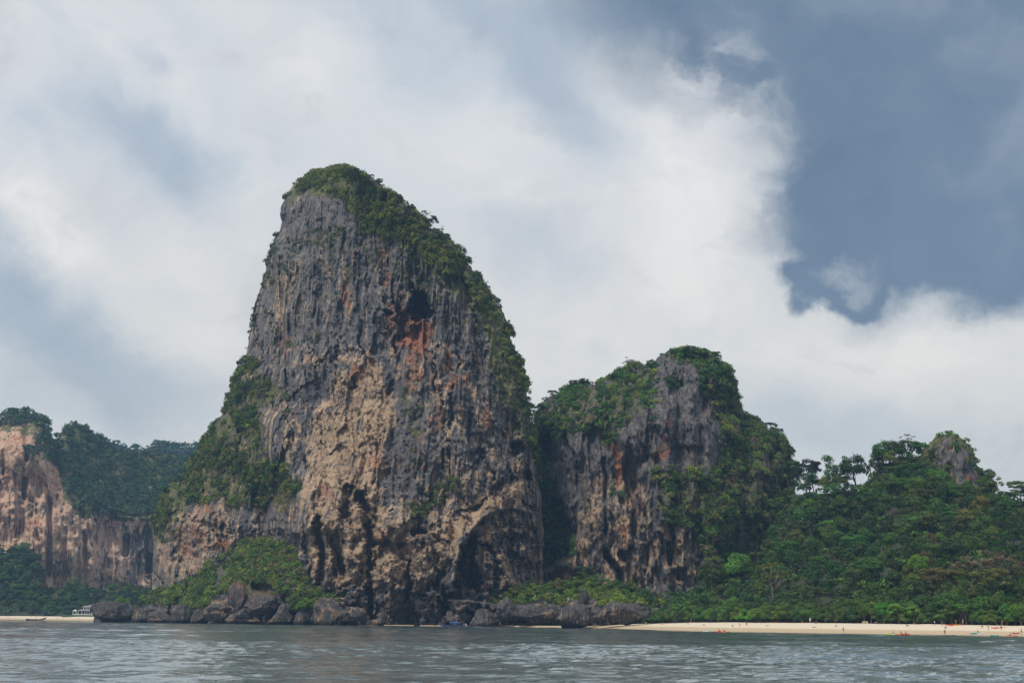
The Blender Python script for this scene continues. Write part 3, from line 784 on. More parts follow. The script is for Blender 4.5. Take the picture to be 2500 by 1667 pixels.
# ------------------------------------------------------------------ the second crag
CL = [(1270, 1545), (1275, 1300), (1288, 1120), (1300, 1040), (1308, 1000), (1322, 985), (1346, 966), (1382, 946), (1415, 935), (1451, 938), (1490, 924), (1517, 902), (1540, 892), (1565, 900), (1592, 892), (1606, 870), (1631, 862), (1665, 856)]
CR = [(1900, 1545), (1915, 1440), (1935, 1260), (1942, 1190), (1940, 1140), (1924, 1098), (1912, 1072), (1898, 1058), (1871, 1047), (1841, 1026), (1820, 1006), (1797, 966), (1787, 930), (1778, 900), (1760, 888), (1748, 870), (1730, 861), (1706, 861), (1682, 853), (1665, 856)]
def crag_relief(px, py, u):
    wx = fbm(px / 28, py / 30, octv=3, seed=141) * 8; wy = fbm(px / 28, py / 30, octv=3, seed=142) * 8
    X, Z = px + wx, py + wy
    d = -(ridged((px - (py - 1000) * .06) / 24 + fbm(px / 50, py / 100, octv=2, seed=103) * .8, py / 120, 4, seed=111) * 5.0 + ridged(px / 8, py / 70, 3, seed=112) * 1.8)
    w1_, w2_ = worley(px / 30 + wx / 20, py / 90 + wy / 40, seed=106)
    d += (w1_ - .4) * 4 + (cellval(px / 34 + wx / 40, py / 150 + wy / 80, 117) - .5) * 12 + (cellval(px / 15 + wx / 40, py / 70 + wy / 60, 118) - .5) * 4.5
    d += fbm(px / 70, py / 90, octv=3, seed=121) * 11 + fbm(px / 7, py / 9, octv=3, seed=123) * 1.4
    # dark gully between tower and crag
    d += 26 * poly(X, Z, [(1270, 1540), (1290, 1080), (1345, 1050), (1372, 1130), (1365, 1220), (1400, 1300), (1400, 1350), (1320, 1400), (1310, 1540)], 9)
    # pale spires
    for (x0, y0, x1, y1, w_, dd) in [(1448, 950, 1440, 1030, 12, 9), (1480, 1030, 1476, 1060, 4, 6), (1570, 1000, 1590, 1100, 16, 10), (1640, 980, 1630, 1060, 12, 9), (1675, 960, 1690, 1080, 15, 9), (1690, 900, 1696, 960, 13, 9), (1650, 890, 1640, 920, 20, 8), (1720, 1020, 1732, 1100, 9, 7), (1548, 1050, 1560, 1160, 12, 7), (1620, 870, 1612, 900, 12, 6)]:
        d -= dd * seg(X, Z, [(x0, y0), (x1, y1)], w_, .7)
    for pts, w_, dd in [([(1484, 1352), (1496, 1376), (1508, 1396), (1512, 1420)], 9, 22), ([(1476, 1340), (1490, 1348)], 4, 8), ([(1630, 1330), (1634, 1372)], 9, 14), ([(1664, 1392), (1662, 1412)], 10, 16), ([(1612, 1300), (1616, 1350)], 5, 8),
                        ([(1474, 1120), (1478, 1230), (1478, 1300)], 5, 9), ([(1376, 1262), (1392, 1296)], 7, 12), ([(1600, 1390), (1596, 1416)], 6, 8), ([(1520, 1352), (1526, 1366)], 5, 10), ([(1612, 1215), (1622, 1240)], 6, 8)]:
        d += dd * .9 * seg(X, Z, pts, w_ * .8, .6)
    return d
def crag_shift(px, py):
    return 30 * sstep(1700, 1800, px + (py - 1200) * -.12) * sstep(900, 1050, py)
def crag_paint(px, py):
    wx = fbm(px / 24, py / 40, octv=4, seed=151) * 20; wy = fbm(px / 24, py / 40, octv=4, seed=152) * 20
    X, Z = px + wx, py + wy
    tan = .02 + .5 * poly(X, Z, [(1400, 1230), (1480, 1150), (1560, 1150), (1610, 1240), (1710, 1300), (1720, 1440), (1330, 1440), (1340, 1340)], 26)
    rust = 0 * px
    for cx, cy, rx, ry, a in [(1503, 1130, 9, 46, 1.0), (1634, 1034, 8, 14, .75), (1620, 1090, 10, 30, .55), (1556, 1240, 16, 16, .6), (1380, 1395, 60, 22, .5), (1540, 1330, 30, 30, .35), (1325, 1090, 8, 16, .7), (1466, 1200, 10, 40, .3)]:
        rust = np.maximum(rust, a * ell(X, Z, cx, cy, rx * 1.2, ry * 1.2, 0, .5))
    moss = .06 + .6 * poly(X, Z, [(1590, 1130), (1740, 1160), (1780, 1050), (1720, 900), (1800, 960), (1940, 1140), (1900, 1440), (1720, 1440), (1700, 1310), (1600, 1240)], 20)
    moss = np.maximum(moss, .6 * poly(X, Z, [(1300, 1000), (1600, 870), (1610, 950), (1540, 1040), (1480, 1100), (1430, 1060), (1310, 1090)], 16))
    moss = np.maximum(moss, .6 * poly(X, Z, [(1270, 1540), (1290, 1080), (1365, 1120), (1400, 1350), (1310, 1540)], 14))
    return dict(tan=tan, rust=rust, moss=moss, dark=.15 + 0 * px)
crag, SC_ = massif('limestone_crag', CL, CR, 860, 790, 92, 300, 290, crag_relief, crag_paint, M_CRAG, seed=8, jitter=3.0, shift=crag_shift)
tag(crag, 'lower jagged grey limestone crag with wooded flanks standing right of the tall tower', 'cliff')

# ------------------------------------------------------------------ small wooded peak at the right
PL = [(2165, 1330), (2190, 1250), (2215, 1180), (2236, 1130), (2252, 1100), (2272, 1078), (2290, 1064), (2318, 1056)]
PR = [(2450, 1330), (2440, 1240), (2425, 1196), (2400, 1166), (2386, 1140), (2378, 1108), (2366, 1086), (2348, 1070), (2334, 1060), (2318, 1056)]
def peak_relief(px, py, u):
    return -(ridged(px / 20, py / 90, 4, seed=211) * 3.6 + ridged(px / 7, py / 40, 2, seed=212) * 1.2) + fbm(px / 50, py / 60, octv=3, seed=213) * 6
def peak_paint(px, py):
    X = px + fbm(px / 20, py / 20, octv=3, seed=214) * 16
    return dict(tan=.18 + .2 * ell(X, py, 2368, 1165, 16, 30), rust=.8 * ell(X, py, 2366, 1166, 7, 9), moss=.75 - .7 * poly(X, py, [(2270, 1120), (2310, 1070), (2345, 1090), (2385, 1150), (2375, 1190), (2325, 1210), (2290, 1170)], 14), dark=.1 + 0 * px)
peak, SP_ = massif('rocky_peak', PL, PR, 700, 690, 40, 90, 90, peak_relief, peak_paint, M_CRAG, seed=31)
tag(peak, 'small pointed grey rock peak rising out of the forest at the right', 'cliff')

# ------------------------------------------------------------------ wooded hill behind the beach
HT = [(1380, 1480), (1600, 1462), (1700, 1440), (1800, 1420), (1860, 1380), (1895, 1290), (1930, 1222), (1960, 1206), (2000, 1204), (2100, 1200), (2130, 1166), (2160, 1132), (2200, 1122), (2250, 1120), (2320, 1140), (2380, 1170), (2420, 1200), (2460, 1222), (2520, 1222), (2700, 1190), (2900, 1230), (3100, 1260)]
HF = [(q, np.interp(q, TL_X, TL_Y) + (3 if q < 1650 else 17)) for q in (1380, 1450, 1523, 1600, 1700, 1900, 2100, 2500, 3100)]
HD = [(1380, 20), (1560, 40), (1700, 110), (1900, 170), (2100, 190), (2500, 220), (3100, 230)]
hill, SH_ = bank('hill', (1400, 3080), HT, HF, HD, 170, 70, lambda px, py, t: np.clip((t - .06) / .94, 0, 1) ** .8, M_FLOOR, relief=lambda px, py, t: fbm(px / 60, py / 60, octv=3, seed=5) * 8 * t, back=120, footpy=1526, seed=61)
tag(hill, 'steep forested hill rising behind the beach', None, kind='structure')

# ------------------------------------------------------------------ rocky shore bank right of the tower
BT = [(1070, 1530), (1082, 1478), (1100, 1462), (1150, 1456), (1220, 1452), (1300, 1440), (1380, 1432), (1440, 1424), (1500, 1436), (1560, 1450), (1620, 1472), (1660, 1500), (1690, 1525)]
BF = [(1070, 712), (1200, 703), (1380, 682), (1450, 664), (1523, 652), (1690, 640)]
def bank_relief(px, py, t):
    w1_, w2_ = worley(px / 30, py / 22, seed=301)
    return (w1_ - .4) * 7 * (1 - t * .5) + fbm(px / 12, py / 12, octv=3, seed=302) * 2.2 + 4 * sstep(1500, 1520, py)
shore_bank, SB_ = bank('shore_rock', (1070, 1690), BT, BF, [(1070, 14), (1400, 26), (1690, 30)], 230, 60, lambda px, py, t: np.clip((t - .4) / .6, 0, 1) ** 1.3, M_BOULDER, relief=bank_relief,
    paint=lambda px, py: dict(tan=.2 + .3 * sstep(1515, 1528, py), rust=0 * px, moss=.55 * sstep(1480, 1455, py), dark=.25 + .4 * sstep(1512, 1524, py)), back=25, seed=71)
tag(shore_bank, 'low bank of dark rock carrying green shrubs at the foot of the tower and crag', 'rock')

# ------------------------------------------------------------------ left headland
KT = [(226, 1525), (230, 1504), (242, 1494), (265, 1484), (288, 1470), (310, 1466), (326, 1478), (345, 1484), (354, 1456), (372, 1448), (405, 1436), (445, 1424), (485, 1406), (515, 1368), (560, 1344), (610, 1318), (655, 1316), (700, 1328), (738, 1362), (768, 1420), (800, 1446), (830, 1456), (848, 1476), (880, 1494), (908, 1514), (925, 1532)]
KF = [(226, 930), (300, 905), (400, 866), (500, 824), (600, 784), (700, 750), (800, 722), (925, 704)]
KD = [(226, 12), (330, 18), (360, 30), (480, 55), (560, 66), (660, 62), (740, 42), (800, 24), (925, 10)]
def kb_relief(px, py, t):
    w1_, w2_ = worley(px / 34, py / 30, seed=401)
    w3_, w4_ = worley(px / 15, py / 12, seed=402)
    d = (w1_ - .42) * 13 * (1 - .5 * t) + (w3_ - .45) * 3.5 + fbm(px / 10, py / 9, octv=3, seed=403) * 1.6
    for pts, w_, dd in [([(470, 1470), (468, 1512)], 6, 9), ([(414, 1470), (416, 1510)], 4, 7), ([(505, 1400), (500, 1450)], 8, 8), ([(735, 1500), (700, 1505)], 10, 8), ([(640, 1500), (655, 1490)], 6, 8), ([(625, 1432), (660, 1440), (700, 1462)], 10, 12)]:
        d += dd * seg(px, py, pts, w_)
    return d + 6 * sstep(1500, 1513, py)
def kb_paint(px, py):
    X = px + fbm(px / 20, py / 20, octv=3, seed=411) * 14; Z = py + fbm(px / 20, py / 20, octv=3, seed=412) * 10
    return dict(tan=.12 + .5 * ell(X, Z, 545, 1478, 40, 16) + .35 * ell(X, Z, 610, 1450, 30, 30) + .4 * poly(X, Z, [(600, 1330), (760, 1330), (780, 1400), (700, 1400)], 14) + .25 * ell(X, Z, 820, 1480, 40, 30), rust=.5 * ell(X, Z, 640, 1445, 46, 24),
                moss=.65 * sstep(1475, 1440, Z) * (1 - .8 * ell(X, Z, 538, 1440, 22, 46)) + .4 * ell(X, Z, 300, 1472, 30, 10), dark=.2 + .55 * sstep(1494, 1510, py))
headland, SK_ = bank('headland_rock', (226, 925), KT, KF, KD, 330, 110, lambda px, py, t: np.clip((t - .38) / .62, 0, 1) ** 1.25, M_BOULDER, relief=kb_relief, paint=kb_paint, back=20, seed=81)
tag(headland, 'low dark rocky headland overgrown with shrubs running out left from the tower foot', 'rock')

# ------------------------------------------------------------------ far cliffs and hills at the left
FT = [(-700, 1120), (-500, 1050), (-300, 1020), (-180, 1050), (-60, 1055), (-5, 1026), (15, 1008), (33, 1001), (56, 1000), (77, 1010), (102, 1016), (110, 1026), (115, 1056), (122, 1082), (138, 1076), (148, 1058), (158, 1044), (179, 1034), (201, 1038), (222, 1052), (242, 1066), (255, 1080), (270, 1093), (293, 1104), (331, 1105), (382, 1106), (433, 1112), (500, 1122), (640, 1150)]
def far_g(px, py, t):
    brk = np.interp(px, [-700, 60, 110, 165, 180, 380, 640], [.86, .84, .74, .68, .63, .62, .58])
    return np.clip((t - brk) / (1 - brk), 0, 1) ** .9
def far_relief(px, py, t):
    w = fbm(px / 30, py / 60, octv=2, seed=501)
    d = -(ridged(px / 22 + w, py / 190, 4, seed=502) * 9 + ridged(px / 8, py / 90, 3, seed=503) * 3.5) + fbm(px / 90, py / 120, octv=3, seed=504) * 26 + fbm(px / 8, py / 10, octv=3, seed=505) * 3
    for pts, w_, dd in [([(62, 1170), (58, 1215)], 6, 16), ([(120, 1220), (122, 1290), (118, 1400)], 6, 14), ([(60, 1010), (66, 1120)], 6, 16), ([(310, 1310), (306, 1350)], 8, 16), ([(365, 1360), (362, 1390)], 9, 20), ([(205, 1300), (208, 1380)], 5, 8), ([(160, 1290), (158, 1400)], 5, 8)]:
        d += dd * seg(px, py, pts, w_)
    return d
def far_paint(px, py):
    X = px + fbm(px / 20, py / 50, octv=3, seed=511) * 24; Z = py + fbm(px / 30, py / 30, octv=3, seed=512) * 26
    veg = poly(X, Z, [(66, 1130), (118, 1070), (150, 1020), (200, 1010), (260, 1060), (640, 1100), (640, 1280), (380, 1272), (200, 1262), (165, 1236), (150, 1150), (110, 1115)], 10)
    cap = poly(X, Z, [(-700, 1000), (110, 990), (112, 1060), (100, 1085), (66, 1060), (30, 1040), (-20, 1060), (-700, 1100)], 8)
    rust = .40 * ell(X, Z, 40, 1120, 60, 90) + .45 * ell(X, Z, 125, 1170, 30, 40) + .35 * ell(X, Z, 20, 1280, 40, 40) + .3 * ell(X, Z, 90, 1300, 40, 90)
    return dict(tan=.80 - .28 * sstep(200, 340, px), rust=rust, moss=np.maximum(veg * .9, cap * .7), dark=.0 + 0 * px)
far_cliff, SF_ = bank('far_cliff', (-700, 640), FT, [(-700, 1400), (0, 1370), (110, 1375), (240, 1420), (640, 1480)], [(-700, 60), (110, 90), (200, 190), (640, 230)], 360, 190, far_g, M_FAR, relief=far_relief, paint=far_paint, back=120, footpy=1520, seed=91, jit=3)
tag(far_cliff, 'distant orange and grey limestone wall with two wooded summits across the bay', 'cliff')
RT = [(-900, 1110), (-300, 1090), (0, 1100), (120, 1080), (200, 1068), (255, 1076), (280, 1080), (300, 1092), (312, 1100), (339, 1092), (352, 1100), (362, 1091), (382, 1086), (408, 1089), (433, 1093), (459, 1091), (500, 1092), (560, 1100), (800, 1110), (1200, 1160), (2000, 1300), (2600, 1230), (3300, 1240)]
ridge, SR_ = bank('far_hills', (-900, 3300), RT, [(-900, 2250), (3300, 2250)], [(-900, 300), (3300, 300)], 260, 30, lambda px, py, t: t, M_FLOOR, relief=lambda px, py, t: fbm(px / 60, py / 40, octv=3, seed=5) * 30, back=300, footpy=1515, seed=62)
tag(ridge, 'blue hazy ridge showing behind the far cliffs', None, kind='structure')
GT = [(-700, 1340), (-100, 1345), (0, 1352), (40, 1342), (85, 1350), (103, 1440), (130, 1470), (160, 1450), (185, 1424), (208, 1450), (250, 1470), (290, 1448), (340, 1448), (400, 1460), (520, 1470)]
fhill, SG_ = bank('hill', (-700, 520), GT, [(-700, 1290), (0, 1240), (150, 1215), (240, 1205), (520, 1180)], [(-700, 90), (110, 70), (520, 70)], 130, 40, lambda px, py, t: np.clip((t - .05) / .95, 0, 1) ** .8, M_FLOOR, back=60, footpy=1506, seed=63)
tag(fhill, 'wooded ground at the foot of the far cliffs', None, kind='structure')

# ------------------------------------------------------------------ haze
def build_haze():
    mt, gg = new_mat('haze_air')
    v = gg.n('ShaderNodeVolumePrincipled', {'Color': (.36, .62, 1.0, 1), 'Density': HAZE, 'Anisotropy': 0.2})
    o = mt.node_tree.nodes.new('ShaderNodeOutputMaterial'); mt.node_tree.links.new(v, o.inputs[1])
    b = MB().box((0, 1550, 142), (6000, 3900, 296))
    h = b.build('haze', mt)
    tag(h, 'thin blue sea haze filling the air over the bay', None, kind='stuff')
HAZE = 0.000088
build_haze()
# ------------------------------------------------------------------ shrubs clinging to the rock (nobody could count them)
gen = np.random.default_rng(21)
def patch_noise(px, py, sc_, seed, lo=-.1, hi=.35, ay=1.0):
    return sstep(lo, hi, fbm(px / sc_, py / (sc_ * ay), octv=4, seed=seed))
def do_tower_plants():
    px, py = ST['px'], ST['py']
    X = px + fbm(px / 22, py / 22, octv=3, seed=601) * 14; Z = py + fbm(px / 22, py / 22, octv=3, seed=602) * 14
    dome = poly(X, Z, [(694, 486), (712, 462), (740, 440), (768, 424), (806, 412), (850, 408), (890, 428), (946, 466), (1010, 508), (1064, 560), (1100, 590), (1142, 641), (1182, 700), (1212, 736), (1243, 800), (1266, 866), (1282, 936), (1300, 1060), (1320, 1190),
                       (1300, 1100), (1268, 980), (1240, 870), (1206, 800), (1160, 740), (1110, 690), (1060, 660), (1020, 640), (985, 600), (930, 565), (880, 566), (868, 512), (852, 488), (820, 470), (770, 462), (735, 474), (706, 496)], 7)
    notop = 1 - .9 * poly(X, Z, [(690, 486), (740, 470), (800, 470), (850, 500), (880, 545), (860, 556), (690, 556)], 6)
    w = dome * notop
    c, r, n = plant(ST, w * (.06 + patch_noise(px, py, 30, 603, -.15, .25)), 2000, 1.1, 2.9, gen)
    foliage('foliage', 'bright and dark green shrubs covering the domed top and right shoulder of the tall tower', 'shrubs', c, r, n, [DARK, MID, LIME, OLIVE], [.24, .32, .22, .22], .78, gen, .85)
    # scattered tufts on the upper wall
    w = .25 * poly(X, Z, [(640, 560), (1000, 560), (1080, 700), (1000, 800), (900, 760), (600, 830)], 14) * patch_noise(px, py, 22, 611, .12, .4, .6)
    for cx, cy, rx, ry, a in [(830, 570, 80, 14, 1.2), (745, 590, 40, 16, .8), (790, 605, 40, 14, .8), (700, 640, 30, 40, .5), (780, 650, 14, 14, 1.0), (860, 660, 18, 20, .7), (735, 765, 28, 12, 1.2), (775, 815, 22, 12, 1.6), (750, 756, 18, 12, .8), (905, 750, 7, 6, 1.2), (1060, 700, 40, 20, .6), (1110, 800, 40, 26, .4), (1160, 830, 40, 30, .5),
                               (655, 640, 12, 80, .9), (668, 590, 10, 30, 1.0), (700, 840, 20, 10, .6), (1005, 1010, 22, 22, .7), (1012, 1120, 14, 34, .8), (725, 970, 8, 8, .9), (885, 1005, 12, 12, .4), (1215, 930, 24, 60, .8), (1250, 1010, 26, 40, .9), (1290, 1030, 12, 60, 1.0), (616, 790, 8, 60, .8), (640, 700, 8, 50, .8), (640, 1240, 12, 6, .5), (1168, 945, 12, 12, .5)]:
        w = np.maximum(w, a * ell(X, Z, cx, cy, rx, ry, 0, .4))
    c, r, n = plant(ST, w, 560, .6, 1.7, gen, up=.25)
    foliage('foliage', 'small dark tufts of shrub dotted over the upper rock wall of the tall tower', 'shrubs', c, r, n, [DARK, MID, OLIVE, BROWN], [.45, .25, .2, .1], .7, gen, .9)
    # left shoulder
    w = poly(X, Z, [(604, 870), (632, 888), (700, 960), (716, 1000), (668, 1000), (640, 1040), (650, 1110), (720, 1140), (748, 1180), (732, 1226), (690, 1240), (640, 1232), (560, 1232), (470, 1216), (420, 1236), (396, 1300), (372, 1318), (366, 1280), (398, 1200), (450, 1150), (500, 1070), (550, 1000), (580, 900)], 8)
    w = w * (1 - .85 * poly(X, Z, [(640, 1010), (680, 1020), (700, 1100), (720, 1130), (660, 1120), (620, 1130), (600, 1080)], 10)) * (1 - .8 * ell(X, Z, 735, 1205, 12, 36)) * (.04 + patch_noise(px, py, 34, 613, -.12, .22))
    c, r, n = plant(ST, w, 1500, 1.2, 3.0, gen)
    foliage('foliage', 'thick green trees and shrubs on the sloping left shoulder of the tall tower', 'shrubs', c, r, n, [DARK, MID, LIME, OLIVE, BROWN], [.38, .34, .06, .14, .08], .8, gen, .85)
    # ledge
    w = poly(X, Z, [(1010, 1250), (1046, 1215), (1084, 1172), (1128, 1166), (1134, 1190), (1086, 1222), (1050, 1250), (1040, 1275), (1024, 1270)], 6) + .6 * ell(X, Z, 1012, 1235, 16, 14)
    c, r, n = plant(ST, w, 150, .9, 2.0, gen, up=.4)
    foliage('foliage', 'hanging green bushes on the ledge above the leaning alcove', 'shrubs', c, r, n, [DARK, MID, OLIVE], [.4, .4, .2], .7, gen, .95)
    w = .8 * ell(X, Z, 604, 1225, 20, 12) + ell(X, Z, 420, 1290, 30, 30) * .5 + ell(X, Z, 390, 1260, 20, 40)
    c, r, n = plant(ST, w, 120, 1.0, 2.4, gen, up=.3)
    foliage('foliage', 'leafy shrubs hanging over the left edge of the lower tower wall', 'shrubs', c, r, n, [DARK, MID, OLIVE], [.5, .3, .2], .7, gen, .9)
do_tower_plants()
def do_crag_plants():
    px, py = SC_['px'], SC_['py']
    X = px + fbm(px / 22, py / 22, octv=3, seed=621) * 12; Z = py + fbm(px / 22, py / 22, octv=3, seed=622) * 12
    spires = np.maximum.reduce([seg(X, Z, [(1448, 948), (1438, 1030)], 13, .3), seg(X, Z, [(1480, 1028), (1476, 1066)], 5, .3), poly(X, Z, [(1540, 1010), (1590, 990), (1600, 1120), (1560, 1150), (1535, 1090)], 4), poly(X, Z, [(1605, 868), (1640, 866), (1700, 895), (1706, 960), (1650, 930), (1600, 920)], 4),
                                poly(X, Z, [(1612, 980), (1640, 960), (1690, 960), (1740, 1020), (1746, 1120), (1640, 1130), (1612, 1060)], 4), ell(X, Z, 1490, 940, 12, 16)])
    w = poly(X, Z, [(1306, 1004), (1324, 984), (1383, 944), (1416, 932), (1490, 920), (1540, 888), (1600, 880), (1640, 856), (1700, 856), (1755, 874), (1790, 930), (1800, 970), (1770, 980), (1720, 960), (1700, 940), (1640, 950), (1606, 990), (1600, 1020), (1560, 1000), (1545, 1012), (1500, 1074), (1484, 1082), (1460, 1050), (1400, 1060), (1330, 1080), (1304, 1060)], 6)
    w = w * (1 - .93 * np.clip(spires, 0, 1)) * (.22 + patch_noise(px, py, 26, 623, -.25, .2)) + .9 * poly(X, Z, [(1640, 850), (1700, 848), (1760, 870), (1790, 920), (1770, 960), (1730, 930), (1700, 890), (1650, 872)], 4)
    c, r, n = plant(SC_, w, 1150, 1.1, 2.8, gen)
    foliage('foliage', 'dark green treetops and shrubs crowning the second crag between its grey spires', 'shrubs', c, r, n, [DARK, MID, LIME, OLIVE], [.45, .36, .07, .12], .75, gen, .85)
    w = poly(X, Z, [(1780, 900), (1800, 1000), (1842, 1022), (1913, 1070), (1944, 1150), (1920, 1300), (1905, 1460), (1720, 1460), (1706, 1330), (1690, 1290), (1624, 1260), (1588, 1200), (1600, 1120), (1650, 1140), (1740, 1140), (1762, 1090), (1740, 1000), (1720, 960)], 8)
    w = w * (.12 + patch_noise(px, py, 36, 625, -.3, .15))
    c, r, n = plant(SC_, w, 1700, 1.3, 3.3, gen, up=.6)
    foliage('foliage', 'dense green growth cascading down the right flank of the second crag', 'shrubs', c, r, n, [DARK, MID, LIME, OLIVE, BROWN], [.36, .34, .07, .15, .08], .8, gen, .85)
    w = poly(X, Z, [(1290, 1060), (1330, 1080), (1352, 1150), (1368, 1230), (1400, 1300), (1412, 1350), (1330, 1370), (1290, 1300)], 6) + .5 * ell(X, Z, 1510, 1215, 14, 20) + .3 * ell(X, Z, 1505, 1190, 20, 12) + .35 * ell(X, Z, 1640, 1290, 26, 20) + .3 * ell(X, Z, 1400, 1040, 40, 20)
    c, r, n = plant(SC_, w, 620, 1.0, 2.6, gen)
    foliage('foliage', 'shadowed green growth filling the gully between the tower and the crag', 'shrubs', c, r, n, [DARK, MID, OLIVE], [.5, .35, .15], .75, gen, .9)
    px, py = SP_['px'], SP_['py']
    X = px + fbm(px / 16, py / 16, octv=3, seed=631) * 10; Z = py + fbm(px / 16, py / 16, octv=3, seed=632) * 8
    w = 1 - .92 * poly(X, Z, [(2276, 1130), (2300, 1084), (2340, 1096), (2362, 1130), (2384, 1160), (2372, 1192), (2322, 1206), (2296, 1170)], 5)
    c, r, n = plant(SP_, w, 300, .9, 2.0, gen)
    foliage('foliage', 'green shrubs wrapped round the small pointed rock peak', 'shrubs', c, r, n, [DARK, MID, LIME], [.45, .4, .15], .7, gen, .9)
do_crag_plants()
def do_bank_plants():
    px, py = SK_['px'], SK_['py']
    X = px + fbm(px / 18, py / 18, octv=3, seed=641) * 12; Z = py + fbm(px / 18, py / 18, octv=3, seed=642) * 8
    w = poly(X, Z, [(350, 1470), (350, 1430), (480, 1400), (515, 1360), (560, 1330), (650, 1300), (720, 1300), (760, 1380), (800, 1436), (838, 1446), (836, 1466), (800, 1480), (760, 1494), (716, 1492), (700, 1450), (660, 1424), (600, 1420), (580, 1452), (520, 1452), (500, 1484), (440, 1488), (400, 1480)], 6)
    w = w * (1 - .9 * seg(X, Z, [(545, 1396), (534, 1440)], 12, .3)) + .9 * poly(X, Z, [(238, 1492), (262, 1470), (300, 1456), (326, 1470), (322, 1484), (280, 1480), (250, 1500)], 3) + .7 * ell(X, Z, 730, 1486, 12, 6)
    w = w * (.4 + patch_noise(px, py, 24, 643, -.4, .1))
    c, r, n = plant(SK_, w, 1500, 1.1, 3.0, gen, up=.6)
    foliage('foliage', 'lush bright green bushes spilling over the left headland rocks', 'shrubs', c, r, n, [DARK, MID, LIME, OLIVE, BROWN], [.22, .36, .22, .15, .05], .78, gen, .9)
    px, py = SB_['px'], SB_['py']
    w = sstep(1484, 1462, py) * (.4 + patch_noise(px, py, 22, 653, -.4, .1)) * sstep(1085, 1130, px)
    c, r, n = plant(SB_, w, 900, .9, 2.5, gen, up=.7)
    foliage('foliage', 'yellow green shrubs on the low rock bank below the leaning alcove', 'shrubs', c, r, n, [DARK, MID, LIME, OLIVE], [.2, .36, .26, .18], .68, gen, .95)
    px, py = SF_['px'], SF_['py']
    X = px + fbm(px / 18, py / 26, octv=3, seed=661) * 14; Z = py + fbm(px / 22, py / 22, octv=3, seed=662) * 12
    w = poly(X, Z, [(56, 1110), (108, 1060), (124, 1050), (150, 1020), (180, 1010), (260, 1050), (300, 1096), (640, 1110), (640, 1284), (400, 1268), (200, 1256), (172, 1226), (150, 1150), (110, 1110)], 6)
    cap = .9 * poly(X, Z, [(-700, 1060), (-200, 1020), (0, 1012), (40, 996), (104, 1004), (116, 1050), (106, 1060), (86, 1030), (60, 1028), (10, 1036), (-30, 1060), (-200, 1090), (-700, 1120)], 4)
    w = (w * (1 - .7 * seg(X, Z, [(196, 1072), (222, 1130)], 14)) + cap) * (.35 + patch_noise(px, py, 26, 663, -.4, .1)) * (px > -420)
    c, r, n = plant(SF_, w, 2300, 2.6, 6.0, gen, up=.6)
    foliage('foliage', 'dark hazy forest draped over the summits and slope of the far cliffs', 'forest', c, r, n, [DARK, HAZE_TINT, (.05, .062, .045)], [.4, .4, .2], 1.9, gen, .85)  # haze is put into these leaf colours as well as the air
    px, py, t = SR_['px'], SR_['py'], SR_['t']
    w = sstep(.86, .95, t) * (px < 620) * (px > -300)
    c, r, n = plant(SR_, w, 420, 5, 11, gen, up=.8)
    foliage('foliage', 'faint blue treetops lining the farthest ridge at the left', 'forest', c, r, n, [DARK, HAZE_TINT], [.5, .5], 4.5, gen, .8)
    # undergrowth carpets so the slopes under the trees are never bare
    px, py, t = SH_['px'], SH_['py'], SH_['t']
    w = (t > .03) * 1.0 * (px > 1420) * (px < 2620)
    c, r, n = plant(SH_, w, 1500, 1.6, 3.6, gen, up=.8)
    foliage('undergrowth', 'dark undergrowth between the trees of the forested hill', 'undergrowth', c, r, n, [DARK, MID], [.6, .4], 1.0, gen, .7)
    px, py, t = SG_['px'], SG_['py'], SG_['t']
    w = (t > .03) * 1.0 * (px > -300)
    c, r, n = plant(SG_, w, 420, 3.0, 6.0, gen, up=.8)
    foliage('undergrowth', 'dark undergrowth at the foot of the far cliffs', 'undergrowth', c, r, n, [DARK, HAZE_TINT], [.6, .4], 2.0, gen, .7)
do_bank_plants()

